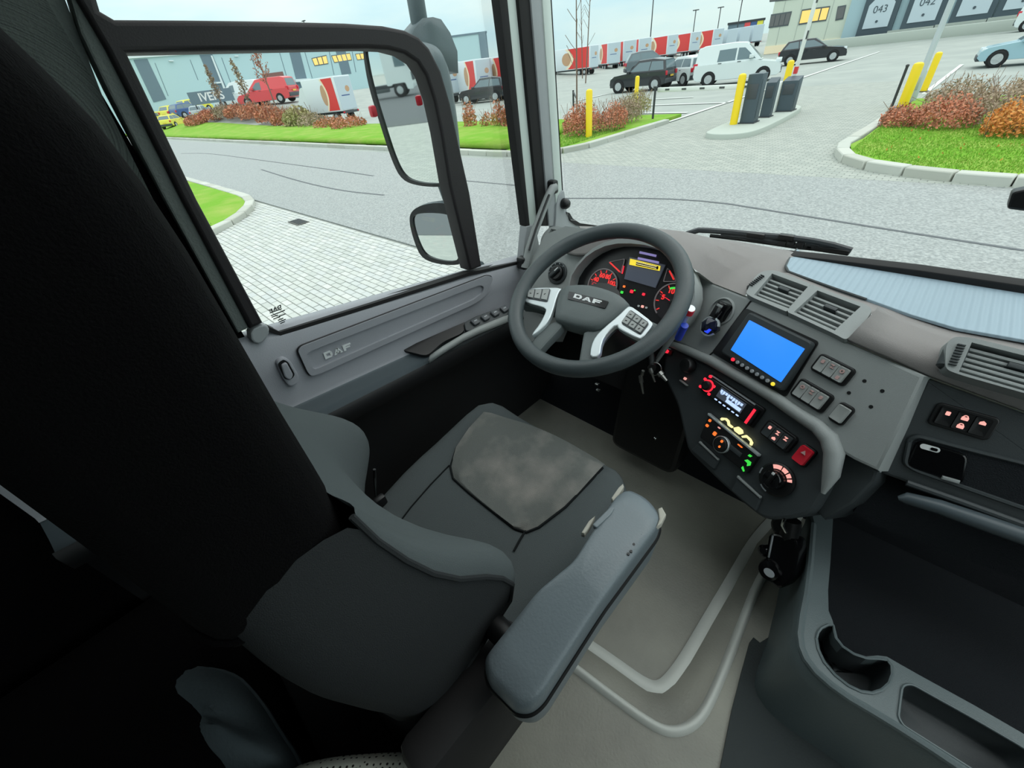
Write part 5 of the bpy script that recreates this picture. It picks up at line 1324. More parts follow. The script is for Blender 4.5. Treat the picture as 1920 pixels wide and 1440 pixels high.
# light switch left of the cluster
hl = thing('headlight_switch', 'round headlight switch on the dash left of the gauges', 'switch', CLU.P(*CLU.px(*q1(508, 540))))
a, b = CLU.px(*q1(508, 540))
lathe('bezel', CLU, a, b, [(.036, 0), (.036, .004), (.033, .006), (.028, .003)], M['plastic_dark'], hl, 28)
lathe('dial', CLU, a, b, [(.025, .002), (.024, .012), (.02, .015)], M['plastic_black'], hl, 24)
fbox('grip', CLU, a, b, .044, .011, .012, .026, M['plastic_dark'], hl, .003, turn=.9)
fbox('grip_mark', CLU, a + .008, b + .011, .016, .003, .0262, .027, M['white'], hl, turn=.9)
for k in range(5):
    q = 1.0 + k * .55; fbox('dial_mark', CLU, a + math.cos(q) * .031, b + math.sin(q) * .031, .003, .003, .004, .0062, M['grey_print'], hl)
# ---- steering wheel
sw = thing('steering_wheel', 'dark four spoke steering wheel with satin silver inlays', 'steering wheel', WHL.O)
tube('rim', [WHL.P(.206 * math.cos(k * PI / 36), .206 * math.sin(k * PI / 36), 0) for k in range(72)], .0195, M['wheel_grip'], sw, 14, True)
WP = WHL.moved(-.012)
pad = smooth2(tr(WP, q1, [(560, 665), (640, 650), (760, 648), (880, 670), (1010, 712), (1100, 760), (1165, 830), (1090, 900), (960, 1000), (860, 1055), (720, 1040), (540, 990), (475, 960), (490, 850), (515, 740)]), 1)
pillow('pad', WP, pad, [(1.0, -.03), (1.0, -.004), (.97, .004), (.9, .009), (.7, .012), (.35, .014), (.05, .0145)], M['wheel_pad'], sw)
def spoke(nm, pts, m, top=.0, depth=.022, bevel=.006, par=None):
    return plate(nm, WP, smooth2(tr(WP, q1, pts), 1), depth, M[m], par or sw, bevel=bevel, top=top)
spoke('lower_spoke', [(480, 950), (560, 985), (470, 1090), (400, 1160), (345, 1225), (300, 1270), (250, 1180), (285, 1110), (380, 1020)], 'wheel_pad', -.004)
spoke('lower_spoke', [(740, 1040), (870, 1045), (1000, 950), (1060, 960), (950, 1060), (885, 1150), (860, 1220), (880, 1330), (680, 1370), (705, 1230), (720, 1130)], 'wheel_pad', -.004)
spoke('side_spoke', [(130, 690), (270, 660), (560, 662), (500, 860), (420, 880), (280, 830), (150, 820)], 'wheel_pad', -.008)
spoke('side_spoke', [(1120, 840), (1380, 960), (1460, 1000), (1400, 1150), (1270, 1150), (1050, 1010), (1000, 940)], 'wheel_pad', -.008)
sl = spoke('silver_inlay', [(208, 765), (225, 700), (265, 678), (360, 672), (555, 674), (520, 720), (495, 790), (470, 880), (440, 960), (380, 1040), (290, 1112), (275, 1095), (350, 1000), (405, 890), (400, 860), (340, 840), (260, 820), (215, 800)], 'silver', .004, .012, .003)
bl_ = tr(WP, q1, [(248, 700), (450, 690), (420, 808), (240, 775)])
plate('key_field', WP, rounded(bl_, .006), .004, M['button'], sl, top=.0065)
for k in range(3):
    f0, f1 = k / 3 + .03, (k + 1) / 3 - .03
    for g0, g1 in ((.08, .92),):
        c4 = [lerp2(lerp2(bl_[0], bl_[1], f), lerp2(bl_[3], bl_[2], f), g) for f, g in ((f0, g0), (f1, g0), (f1, g1), (f0, g1))]
        c = (sum(p[0] for p in c4) / 4, sum(p[1] for p in c4) / 4)
        bt_ = plate('key', WP, rounded(c4, .002), .005, M['button_lit'], sl, top=.0095, bevel=.001)
        fbox('key_mark', WP, c[0], c[1], .005, .0022, .0095, .0101, M['plastic_black'], sl, turn=.5 * k)
s2r = spoke('silver_inlay', [(1130, 850), (1160, 842), (1200, 860), (1365, 985), (1365, 1020), (1270, 1140), (1230, 1140), (1060, 1050), (1040, 1010), (960, 1080), (910, 1160), (890, 1300), (800, 1305), (810, 1200), (850, 1110), (930, 1030), (1050, 930)], 'silver', .004, .012, .003)
br_ = tr(WP, q1, [(1165, 880), (1335, 1000), (1255, 1105), (1080, 1000)])
plate('key_field', WP, rounded(br_, .006), .004, M['button'], s2r, top=.0065)
for k in range(3):
    f0, f1 = k / 3 + .03, (k + 1) / 3 - .03
    for g0, g1 in ((.08, .48), (.54, .94)):
        c4 = [lerp2(lerp2(br_[0], br_[1], f), lerp2(br_[3], br_[2], f), g) for f, g in ((f0, g0), (f1, g0), (f1, g1), (f0, g1))]
        c = (sum(p[0] for p in c4) / 4, sum(p[1] for p in c4) / 4)
        plate('key', WP, rounded(c4, .002), .005, M['button_lit'], s2r, top=.0095, bevel=.001)
        fbox('key_mark', WP, c[0], c[1], .005, .0022, .0095, .0101, M['plastic_black'], s2r, turn=.4 * k)
WB = WP.moved(.0125)
bd = plate('badge_plate', WB, rounded(tr(WB, q1, [(612, 708), (970, 800), (935, 862), (598, 775)]), .003), .004, M['gloss_black'], sw, top=.003)
daf('letter', WB, tr(WB, q1, [(668, 732), (910, 798), (895, 835), (650, 768)]), .002, M['white'], bd, .0045)
tube('column', [WHL.P(0, 0, -.02), WHL.P(0, -.01, -.1), WHL.P(0, .02, -.3)], [.06, .065, .06], M['plastic_black'], sw, 16)
# stalk; the blue reflection on it is put into the cap's colour
stk = thing('column_stalk', 'grey control stalk with a painted blue reflection right of the steering wheel rim', 'lever', at(1285, 610, Y=.9))
p0, p1 = at(1255, 640, Y=.93), at(1296, 578, Y=.88)
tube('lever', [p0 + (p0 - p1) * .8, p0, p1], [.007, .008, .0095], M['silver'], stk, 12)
tube('blue_reflection', [at(1272, 634, Y=.90), at(1284, 610, Y=.885)], .0092, M['stalk_blue'], stk, 12)
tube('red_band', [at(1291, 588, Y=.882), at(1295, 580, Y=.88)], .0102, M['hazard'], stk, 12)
# ignition and keys
ky = thing('key_bunch', 'bunch of keys hanging from the ignition lock', 'keys', at(1225, 690, Y=.9))
YK = .9
bm = bmesh.new(); add_tube(bm, [at(1222, 668, Y=YK + .06), at(1222, 690, Y=YK)], .012, 12); from_bm('ignition_lock', bm, M['plastic_black'], ky)
tube('key_ring', [at(1228 + 12 * math.cos(k * PI / 8), 692 + 12 * math.sin(k * PI / 8), Y=YK) for k in range(16)], .0015, M['brushed_key'], ky, 6, True)
for a_, b_, w in (((1201, 705), (1206, 738), .004), ((1219, 690), (1228, 716), .0035), ((1236, 698), (1250, 714), .006), ((1206, 695), (1200, 718), .003)):
    A0, B0 = at(*a_, Y=YK), at(*b_, Y=YK - .004)
    k_ = tube('key', [A0, A0.lerp(B0, .35), A0.lerp(B0, .4), B0], [w * 1.6, w * 1.6, w, w * .7], M['brushed_key'], ky, 8)
# left of radio: knobs and small lights
kn = thing('column_side_switches', 'black knob and red lit switch on the lower dash left of the radio', 'switch', RC(1290, 690))
a, b = CON.px(1294, 686)
lathe('knob', CON, a, b, [(.02, 0), (.02, .018), (.016, .024), (.006, .025)], M['plastic_black'], kn, 20)
fbox('red_light', CON, *CON.px(1252, 659), .011, .009, -.002, .012, M['lit_red'], kn, .002)
fbox('switch_edge', CON, *CON.px(1252, 651), .024, .003, -.002, .012, M['grey_print'], kn)
fbox('orange_light', CON, *CON.px(1285, 710), .006, .006, -.002, .004, M['lit_pink'], kn)
fbox('switch_edge', CON, *CON.px(1283, 718), .028, .003, -.002, .006, M['plastic_grey'], kn)
# ---- blue screen
nv = thing('navigation_screen', 'dashboard monitor showing a plain bright blue picture', 'monitor', RC(1440, 650))
bz = rounded(CON.pxs([(1404, 582), (1530, 640), (1470, 740), (1342, 660)]), .008)
plate('mount', CON, rounded(CON.pxs([(1400, 578), (1537, 641), (1474, 745), (1336, 661)]), .008), .02, M['plastic_black'], nv, top=.004)
plate('housing', CON, rounded(CON.pxs([(1404, 584), (1524, 642), (1464, 734), (1350, 660)], .02), .009), .03, M['plastic_dark'], nv, bevel=.004, top=.02)
plate('screen', CON, rounded(CON.pxs([(1405, 600), (1509, 654), (1464, 717), (1370, 656)], .021), .002), .004, M['screen_blue'], nv, top=.0212)
for k in range(9):
    c = lerp2(CON.px(1374, 674, .021), CON.px(1449, 720, .021), k / 8)
    lathe('button', CON, c[0], c[1], [(.0045, .019), (.0043, .0222), (.0036, .0228)], M['grey_print' if 0 < k < 8 else ('lit_red' if k == 0 else 'lit_yellow')], nv, 12)
# ---- switch blocks
def block(label, quad, n, marks, lit='pink', face='button_lit', fr=CON, h=.012, cat='switches', seg=None, low=None):
    c = [fr.px(*p, h) for p in quad]
    w, hh = (V(c[1]) - V(c[0])).length, (V(c[3]) - V(c[0])).length
    ctr = (sum(p[0] for p in c) / 4, sum(p[1] for p in c) / 4)
    t = thing('switch_block', label, cat, fr.P(*ctr), 'switch blocks on the dashboard')
    plate('surround', fr, rr(ctr[0], ctr[1], w, hh, .008), .02, M['plastic_black'], t, top=h * .5, bevel=.002)
    iw, ih = w * .82, hh * .74
    for k in range(n):
        cx = ctr[0] - iw / 2 + iw * (k + .5) / n
        s = pillow('switch', fr, rr(cx, ctr[1], iw / n * .97, ih, .002, 2), [(1, h * .3), (1, h * .9), (.96, h * 1.05), (.5, h * .95)], M[face], t)
        for j, mk_ in enumerate(marks[k]):
            y = ctr[1] + ih * (.22 - .48 * j)
            m_ = M[lit]
            if mk_ == 'o': plate('mark', fr, arcband(cx, y, .0022, .0042, 0, 2 * PI - .01, 12), .002, m_, s, top=h * 1.1)
            elif mk_ == 'd': plate('mark', fr, [(cx - .004, y - .003), (cx + .004, y - .003), (cx + .004, y + .001), (cx, y + .004), (cx - .004, y + .001)], .002, m_, s, top=h * 1.1)
            elif mk_ == 'z': plate('mark', fr, [(cx - .004, y - .004), (cx + .004, y - .004), (cx + .004, y - .002), (cx - .001, y - .002), (cx + .004, y + .004), (cx - .004, y + .004), (cx - .004, y + .002), (cx + .001, y + .002)], .002, m_, s, top=h * 1.1)
            elif mk_ == 'l':
                plate('mark', fr, rr(cx, y - .001, .009, .006, .001, 2), .002, m_, s, top=h * 1.1)
                plate('mark', fr, arcband(cx, y + .002, .002, .0035, 0, PI, 8), .002, m_, s, top=h * 1.1)
            elif mk_ == 's': plate('mark', fr, rr(cx, y, .006, .007, .001, 2), .002, m_, s, top=h * 1.1)
    return t
block('upper block of three pale switches right of the blue screen', [q2(1430, 770), q2(1760, 920), q2(1605, 1090), q2(1310, 915)], 3, [['s'], ['z'], ['o', 's']])
block('lower block of three pale switches right of the blue screen', [q2(1240, 990), q2(1548, 1160), q2(1422, 1330), q2(1138, 1150)], 3, [['o'], ['z'], ['s']])
block('single blank switch below the drill holes', [q2(1600, 1203), q2(1732, 1285), q2(1605, 1435), q2(1475, 1365)], 1, [[]], face='button_lit')
block('block of three black switches with pink symbols beside the red hazard button', [q3(950, 398), q3(1215, 580), q3(1115, 735), q3(860, 535)], 3, [['s'], ['z', 'd'], ['z']], 'lit_pink', 'plastic_dark')
hz = thing('hazard_button', 'red hazard button with a triangle on the dash corner', 'switch', RC(1505, 852))
c = [CON.px(*q3(*p), .01) for p in ((1255, 632), (1378, 690), (1275, 852), (1165, 775))]
ctr = (sum(p[0] for p in c) / 4, sum(p[1] for p in c) / 4); w, h_ = (V(c[1]) - V(c[0])).length, (V(c[3]) - V(c[0])).length
plate('surround', CON, rr(ctr[0], ctr[1], w * 1.12, h_ * 1.1, .006), .02, M['plastic_black'], hz, top=.004, bevel=.002)
pillow('button', CON, rr(ctr[0], ctr[1], w * .95, h_ * .95, .004), [(1, 0), (1, .009), (.95, .012), (.6, .011)], M['hazard'], hz)
plate('triangle', CON, [(ctr[0] - .005, ctr[1] + .004), (ctr[0] + .005, ctr[1] + .004), (ctr[0], ctr[1] + .012)], .002, M['pink'], hz, top=.0135)
# ---- radio
rd_ = thing('car_radio', 'black car radio with red ring knob and white lit display', 'radio', RC(1370, 745))
cs = [CON.px(*q3(*p), .008) for p in ((425, -8), (925, 322), (800, 495), (330, 140))]
RB = lambda f, g: lerp2(lerp2(cs[0], cs[1], f), lerp2(cs[3], cs[2], f), g)
plate('sleeve', CON, rounded(cs, .006), .03, M['plastic_black'], rd_, top=.004, bevel=.002)
plate('faceplate', CON, rounded([RB(.02, .12), RB(.98, .12), RB(.98, .94), RB(.02, .94)], .004), .02, M['gloss_black'], rd_, top=.012, bevel=.002)
plate('cd_slot', CON, [RB(.06, .02), RB(.86, .04), RB(.86, .09), RB(.06, .08)], .004, M['grey_print'], rd_, top=.007)
a, b = RB(.13, .55)
lathe('volume_knob', CON, a, b, [(.013, .01), (.0125, .022), (.009, .024)], M['plastic_black'], rd_, 20)
plate('knob_ring', CON, arcband(a, b, .0128, .0165, 0, 2 * PI - .01, 24), .004, M['lit_red'], rd_, top=.014)
for f, g in ((.03, .35), (.03, .8), (.22, .85), (.22, .4), (.08, .1)): plate('red_key', CON, rr(*RB(f, g), .008, .007, .002, 2), .003, M['lit_red'], rd_, top=.0135)
dsp = plate('display', CON, [RB(.33, .22), RB(.78, .22), RB(.78, .72), RB(.33, .72)], .002, M['lcd'], rd_, top=.0128)
for k in range(9): plate('segment', CON, [RB(.35 + k * .045, .3), RB(.385 + k * .045, .3), RB(.385 + k * .045, .42 + .1 * (k % 3 == 0)), RB(.35 + k * .045, .42 + .1 * (k % 2))], .001, M['lit_white'], dsp, top=.0133)
plate('segment', CON, [RB(.5, .52), RB(.76, .52), RB(.76, .68), RB(.5, .68)], .001, M['lit_white'], dsp, top=.0133)
for k in range(6): plate('preset_key', CON, rr(*RB(.36 + k * .08, .86), .008, .003, .001, 1), .002, M['lit_white'], rd_, top=.0135)
plate('red_strip', CON, [RB(.9, .2), RB(.935, .2), RB(.935, .92), RB(.9, .92)], .002, M['lit_red'], rd_, top=.014)
# ---- climate panel
cp_ = thing('climate_panel', 'black climate control with cream, orange and green lit symbols', 'control panel', RC(1375, 815))
cs = [CON.px(*q3(*p), .006) for p in ((430, 362), (885, 735), (770, 905), (345, 575))]
CB = lambda f, g: lerp2(lerp2(cs[0], cs[1], f), lerp2(cs[3], cs[2], f), g)
plate('faceplate', CON, rounded(cs, .005), .02, M['plastic_black'], cp_, top=.006, bevel=.002)
plate('top_bar', CON, [CB(0, -.02), CB(1, -.02), CB(1, .07), CB(0, .06)], .012, M['silver'], cp_, top=.012, bevel=.001)
plate('lower_bar', CON, [CB(.55, .42), CB(.78, .42), CB(.78, .6), CB(.55, .6)], .008, M['plastic_dark'], cp_, top=.01, bevel=.001)
sym = [[(530, 410), (545, 398), (580, 402), (605, 425), (610, 455), (640, 480), (632, 492), (598, 468), (592, 435), (570, 415), (540, 425)], [(650, 490), (690, 480), (725, 510), (730, 540), (700, 550), (660, 520)], [(720, 565), (760, 555), (800, 590), (818, 625), (808, 650), (795, 640), (800, 615), (770, 580), (730, 580)]]
for s in sym: plate('cream_symbol', CON, tr(CON, q3, s, .004), .006, M['lit_cream'], cp_, top=.005)
a, b = CON.px(*q3(540, 640), .01)
lathe('dial', CON, a, b, [(.0215, .004), (.0215, .012), (.02, .014), (.018, .012)], M['silver'], cp_, 26)
lathe('dial_cap', CON, a, b, [(.0185, .006), (.018, .016), (.015, .018)], M['plastic_black'], cp_, 24)
for x, y, w_, h_, m_, z_ in ((437, 425, .007, .007, 'lit_orange', .007), (412, 470, .008, .007, 'lit_orange', .007), (480, 543, .009, .010, 'lit_orange', .007), (520, 490, .008, .003, 'lit_pink', .007), (545, 612, .006, .007, 'lit_orange', .0185), (523, 660, .005, .006, 'lit_orange', .0185), (708, 653, .014, .003, 'lit_orange', .007)):
    plate('orange_symbol', CON, rr(*CON.px(*q3(x, y), z_), w_, h_, .002, 2), .003, M[m_], cp_, top=z_ + .001)
for pts in ([(778, 740), (795, 728), (818, 745), (800, 755)], [(748, 782), (775, 775), (808, 800), (800, 830), (770, 835), (775, 808)], [(720, 850), (735, 835), (748, 880), (738, 885)]): plate('green_symbol', CON, tr(CON, q3, pts, .007), .003, M['lit_green'], cp_, top=.008)
for nm, q, lab in (('blank_cover', [(350, 612), (515, 770), (470, 865), (265, 690)], 'left black blank cover under the climate panel'), ('blank_cover', [(690, 920), (895, 1108), (845, 1240), (628, 1055)], 'right black blank cover beside the light dial')):
    t_ = thing('blank_cover', lab, 'cover', RC(*q3(*q[0])), 'blank covers at the foot of the console')
    c = [CON.px(*q3(*p), .004) for p in q]
    plate('cover', CON, rounded(c, .004), .01, M['plastic_dark'], t_, top=.004, bevel=.002)
    plate('cover_edge', CON, [c[0], c[1], lerp2(c[1], c[2], .12), lerp2(c[0], c[3], .12)], .008, M['plastic_grey'], t_, top=.007, bevel=.001)
# ---- fan dial
fd = thing('fan_dial', 'black rotary dial with a pale pink scale at the foot of the console', 'dial', RC(*q3(1030, 950)))
a, b = CON.px(*q3(1030, 955), .006)
lathe('base', CON, a, b, [(.038, -.002), (.038, .004), (.034, .006)], M['plastic_black'], fd, 30)
for a0, a1 in ((1.75, 2.35), (1.25, 1.65), (.85, 1.15), (.55, .75)): plate('scale_mark', CON, arcband(a, b, .024, .033, a0, a1, 8), .002, M['lit_pink'], fd, top=.0075)
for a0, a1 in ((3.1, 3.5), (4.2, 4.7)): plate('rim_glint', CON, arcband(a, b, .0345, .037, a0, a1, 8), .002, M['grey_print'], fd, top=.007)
lathe('knob', CON, a, b, [(.022, .004), (.021, .022), (.018, .026), (.006, .027)], M['gloss_black'], fd, 26)
fbox('pointer', CON, a, b + .004, .007, .034, .024, .036, M['plastic_black'], fd, .002)
fbox('pointer_mark', CON, a, b + .018, .006, .006, .0362, .0372, M['white'], fd, .001)
# ---- holder above the stalk: cup, clip and round glass knob
ch = thing('phone_cradle', 'black cradle in a round dash recess with a blue glass knob', 'holder', RC(*q2(560, 440)))
a, b = CON.px(*q2(545, 400))
lathe('recess_ring', CON, a, b, [(.036, -.02), (.036, .003), (.032, .005), (.029, -.015)], M['plastic_grey'], ch, 30)
lathe('recess_floor', CON, a, b, [(.03, -.02), (.03, -.012)], M['plastic_black'], ch, 24)
fbox('clip', CON, a + .008, b - .002, .03, .05, -.012, .03, M['gloss_black'], ch, .006)
fbox('clip_slot', CON, a + .008, b + .012, .018, .006, .03, .032, M['plastic_grey'], ch, .001)
fbox('arm', CON, a + .006, b - .034, .022, .03, 0, .02, M['plastic_black'], ch, .005)
cl = CON.moved(.03); a2, b2 = cl.px(*q2(432, 535))
bm = bmesh.new(); add_lathe(bm, cl, a2, b2, [(.02, -.02), (.024, -.004), (.022, .006), (.014, .013), (.004, .015)], 6); from_bm('glass_knob', bm, mat('blue_black_glass', (22, 26, 44), .08), ch, smooth=False)
plate('knob_ring', cl, arcband(a2, b2, .022, .0262, .4, 2 * PI - .5, 24), .006, M['silver'], ch, top=.0)
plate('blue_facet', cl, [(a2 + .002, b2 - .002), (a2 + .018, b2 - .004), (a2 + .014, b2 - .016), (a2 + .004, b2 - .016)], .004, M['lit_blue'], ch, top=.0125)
# ---- right panel switches and tray
block('black switch block with four glowing pink door symbols on the right panel', [q5(1145, 350), q5(1725, 505), q5(1620, 740), q5(1035, 545)], 3, [['s'], ['l', 'l'], ['d']], 'lit_pink', 'plastic_black', RGT, .008)
ad = thing('ashtray_drawer', 'glossy black drawer with a white oval mark in the right-hand tray', 'drawer', RR(*q5(1100, 850)))
c = [RGT.px(*q5(*p), .004) for p in ((960, 690), (1420, 830), (1370, 1100), (850, 930))]
plate('drawer_front', RGT, rounded(c, .012), .02, M['gloss_black'], ad, top=.007, bevel=.003)
m0, m1 = RGT.px(*q5(985, 745), .008), RGT.px(*q5(1165, 795), .008)
cx, cy = (m0[0] + m1[0]) / 2, (m0[1] + m1[1]) / 2; tn = math.atan2(m1[1] - m0[1], m1[0] - m0[0]); ln = (V(m1) - V(m0)).length
plate('oval_mark', RGT, rr(cx, cy, ln, ln * .36, ln * .178, 6, tn), .002, M['white'], ad, top=.0085)
plate('oval_mark_centre', RGT, rr(cx + ln * .2 * math.cos(tn), cy + ln * .2 * math.sin(tn), ln * .36, ln * .2, ln * .09, 5, tn), .002, M['gloss_black'], ad, top=.0095)
plate('finger_lip', RGT, strip2([RGT.px(*q5(1180, 1030), .008), RGT.px(*q5(1340, 1075), .008)], .006), .006, M['plastic_grey'], ad, top=.012, bevel=.002)
# black corner of a device at the right edge
dc = thing('dash_camera', 'black corner of a device on the windscreen at the right edge', 'camera', at(1910, 375, Y=1.2))
pr = Frame(at(1905, 375, Y=1.22), (1, 0, 0), n=(0, -1, .1))
c = [pr.px(1887, 392), pr.px(1897, 360), pr.px(1990, 340), pr.px(1990, 405)]
plate('case', pr, rounded(c, .006), .04, M['plastic_black'], dc, bevel=.004)
fbox('lens', pr, pr.px(1960, 372)[0], pr.px(1960, 372)[1], .03, .03, -.055, -.04, M['gloss_black'], dc, .004)
# ---- driver's seat
SX = -.525
st = thing('driver_seat', "dark grey fabric driver's seat with a black plush cover over its backrest", 'seat', (SX, .25, -1.22))
def ztop(y): return -.862 + .052 * sst(.05, .35, y) + .034 * sst(.3, .56, y)
def cushion_pt(u, v, lift=0.0):
    """u across -1..1, v along 0..1"""
    y = .02 + .585 * v
    hw = .262 * (1 - .16 * sst(.82, 1.0, v) ** 2 - .05 * (1 - sst(0, .5, v)))
    z = ztop(y) + .03 * max(0, abs(u) - .45) ** 1.5 + lift
    roll = max(0, (abs(u) - .86) / .14) ** 2 * .05 + max(0, (v - .9) / .1) ** 2 * .055
    return V((SX + hw * u, y, z - roll))
us = [-1, -.97, -.93, -.86, -.75, -.6, -.5, -.4, -.2, 0, .2, .4, .5, .6, .75, .86, .93, .97, 1]
vs_ = [0, .1, .2, .3, .4, .5, .6, .7, .8, .88, .93, .97, 1.0]
top_ = [[cushion_pt(u, v) for u in us] for v in vs_]
front = [[p + V((0, -.01 * k, -.05 * k)) for p in top_[-1]] for k in (.5, 1.2, 2.4)]
loft('cushion', top_ + front, M['seat'], st, smooth=True)
rim_l = [[top_[i][0], top_[i][0] + V((.004, 0, -.05)), top_[i][0] + V((.02, 0, -.12))] for i in range(len(top_))]
loft('cushion_side', rim_l, M['seat'], st); loft('cushion_side', [[top_[i][-1], top_[i][-1] + V((-.004, 0, -.05)), top_[i][-1] + V((-.02, 0, -.12))] for i in range(len(top_))], M['seat'], st)
# worn centre panel with its seam
ins = [(-.50, .985), (-.56, .9), (-.58, .8), (-.57, .68), (-.53, .58), (-.44, .535), (0, .515), (.42, .50), (.52, .53), (.57, .62), (.60, .75), (.60, .88), (.585, .985)]
def zof(x, y):
    v = (y - .02) / .585
    u = (x - SX) / (.262 * (1 - .16 * sst(.82, 1.0, v) ** 2 - .05 * (1 - sst(0, .5, v))))
    return cushion_pt(u, v)
tipL, tipR = at(845, 882, Z=-.81), at(988, 1000, Z=-.812)
edge = [(908, 776), (880, 806), (856, 842), (845, 876), (850, 898), (880, 925), (930, 965), (965, 992), (987, 999), (1010, 990), (1060, 952), (1105, 905), (1130, 878), (1138, 868)]
out = []
for x, y in edge:
    p = at(x, y, Z=-.80)
    for _ in range(4): p = at(x, y, Z=zof(p.x, min(p.y, .6)).z)
    out.append(p)
rows = []
n = len(out)
for k in range(n // 2):
    a, b = out[k], out[n - 1 - k]
    row = []
    for j in range(15):
        q = a.lerp(b, j / 14); row.append(zof(q.x, min(q.y, .604)) + V((0, 0, .008 + .006 * (k < 3) - .006 * (j in (0, 14)))))
    rows.append(row)
loft('cushion_insert', rows, M['seat_insert'], st)
tube('seam', [p + V((0, 0, .002)) for p in out[:-1]], .0032, M['seat_seam'], st, 6)
sm = []
for x, y in ((987, 1000), (975, 1018), (964, 1036)):
    p = at(x, y, Z=-.82); sm.append(zof(p.x, p.y) + V((0, 0, .002)))
tube('seam', sm, .0025, M['seat_seam'], st, 6)
sm = []
for x, y in ((846, 884), (810, 915), (770, 950), (735, 985)):
    p = at(x, y, Z=-.83); sm.append(zof(p.x, p.y) + V((0, 0, .0015)))
tube('seam', sm, .002, M['seat_seam'], st, 6)
# backrest: rear shell and front fabric share one seam
SEC = [(-.86, .20, .02, .035, .06, -.06, -.045), (-.80, .235, .015, .05, .075, -.075, -.04), (-.76, .25, .045, .085, .085, -.085, -.02), (-.72, .256, .105, .145, .09, -.09, -.025), (-.68, .259, .17, .195, .095, -.095, -.035), (-.64, .26, .18, .208, .1, -.1, -.045), (-.60, .259, .165, .202, .1, -.1, -.055), (-.56, .257, .14, .182, .098, -.105, -.065), (-.52, .252, .105, .148, .095, -.11, -.075), (-.48, .243, .08, .112, .085, -.11, -.08), (-.44, .23, .062, .082, .072, -.11, -.085), (-.40, .212, .048, .06, .055, -.11, -.088), (-.36, .195, .04, .045, .04, -.11, -.09)]
shell, face = [], []
for z, hw, ys_, yw_, yc, yb, ybs in SEC:
    half = [V((hw, ys_, z)), V((hw + .004, (ys_ + ybs) * .5, z)), V((hw - .003, ybs, z)), V((hw * .8, (yb + ybs) * .5 - .012, z)), V((hw * .4, yb, z))]
    ring = half + [V((0, yb - .003, z))] + [V((-p.x, p.y, p.z)) for p in half[::-1]]
    shell.append([p + V((SX, 0, 0)) for p in ring])
    fh = [V((hw, ys_, z)), V((hw - .006, (ys_ + yw_) / 2 + .008, z)), V((hw - .028, yw_, z)), V((hw - .058, yw_ - .012, z)), V((hw * .62, (yw_ + yc) * .5, z)), V((hw * .36, yc, z))]
    ring = fh + [V((0, yc, z))] + [V((-p.x, p.y, p.z)) for p in fh[::-1]]
    face.append([p + V((SX, 0, 0)) for p in ring])
loft('back_shell', shell, M['seat_shell'], st, subsurf=1)
loft('backrest', face, M['seat'], st, subsurf=1)
tube('back_piping', [r[0] for r in shell], .004, M['seat_shell'], st, 6); tube('back_piping', [r[-1] for r in shell], .004, M['seat_shell'], st, 6)
# plush cover on the upper backrest and headrest
CV = [(-.425, .178, .028), (-.415, .196, .042), (-.40, .20, .045), (-.33, .198, .046), (-.25, .196, .046), (-.15, .194, .048), (-.09, .192, .049), (-.04, .19, .047), (0, .187, .042), (.03, .18, .033), (.06, .172, .022), (.12, .16, .0), (.2, .14, -.03), (.26, .10, -.06), (.28, .04, -.08)]
rows = []
for i, (z, hw, yf) in enumerate(CV):
    yb = -.135 - .02 * sst(-.2, .3, z)
    ring = []
    for k in range(28):
        a = k * 2 * PI / 28; c, s = math.cos(a), math.sin(a)
        e = .55
        x = hw * math.copysign(abs(c) ** e, c); y = (yf + yb) / 2 + (yf - yb) / 2 * math.copysign(abs(s) ** e, s)
        ring.append(V((SX + x, y, z)))
    rows.append(ring)
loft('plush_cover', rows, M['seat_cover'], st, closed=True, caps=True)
tube('cover_hem', rows[1] + rows[1][:1], .006, M['seat_cover'], st, 6)
# pedestal and bellows
rows = []
for z, hw, y0, y1 in ((-.86, .22, -.05, .5), (-.93, .23, -.08, .5), (-.97, .2, -.06, .46), (-1.02, .225, -.1, .5), (-1.07, .2, -.08, .46), (-1.13, .22, -.12, .5), (-1.22, .22, -.14, .52)):
    rows.append([V((SX + x, y, z)) for x, y in rr(0, (y0 + y1) / 2, hw * 2, y1 - y0, .06, 3)])
loft('pedestal_bellows', rows, M['rubber'], st, closed=True, caps=True)
box('side_cover', (-.30, .16, -1.06), (.03, .62, .36), M['rubber'], st, bevel=.012)
box('rear_cover', (-.55, -.14, -1.1), (.5, .12, .24), M['rubber'], st, bevel=.012)
tube('recline_lever', [at(702, 880, X=-.80), at(703, 900, X=-.80), at(706, 940, X=-.80)], .004, M['chrome'], st, 8)
box('belt_buckle', at(714, 942, X=-.74), (.02, .03, .04), M['plastic_black'], st, bevel=.005)
# armrest with torn edges
AR = Frame((0, 0, -.60), (1, 0, 0), v=(0, 1, 0))
am = thing('armrest', 'worn blue grey vinyl armrest with torn corners beside the seat', 'armrest', (-.18, .2, -.65))
pl_ = rounded(AR.pxs([(1160, 922), (1180, 911), (1215, 928), (1243, 962), (1236, 985), (1125, 1130), (1010, 1285), (985, 1302), (955, 1300), (900, 1245), (893, 1210), (1000, 1100), (1075, 1050), (1105, 1005)]), .015)
rows = []
for s, z in ((.86, -.72), (.97, -.70), (1.0, -.675), (1.0, -.625), (.985, -.607), (.93, -.599), (.75, -.597), (.5, -.596), (.25, -.5955), (.02, -.5955)):
    cx = sum(p[0] for p in pl_) / len(pl_); cy = sum(p[1] for p in pl_) / len(pl_)
    k = [(cx + (x - cx) * s, cy + (y - cy) * (s if s > .9 else s)) for x, y in pl_]
    rows.append([V((x, y, z - .05 * sst(.30, .04, y))) for x, y in k])
loft('pad', rows, M['arm'], am, closed=True, caps=True)
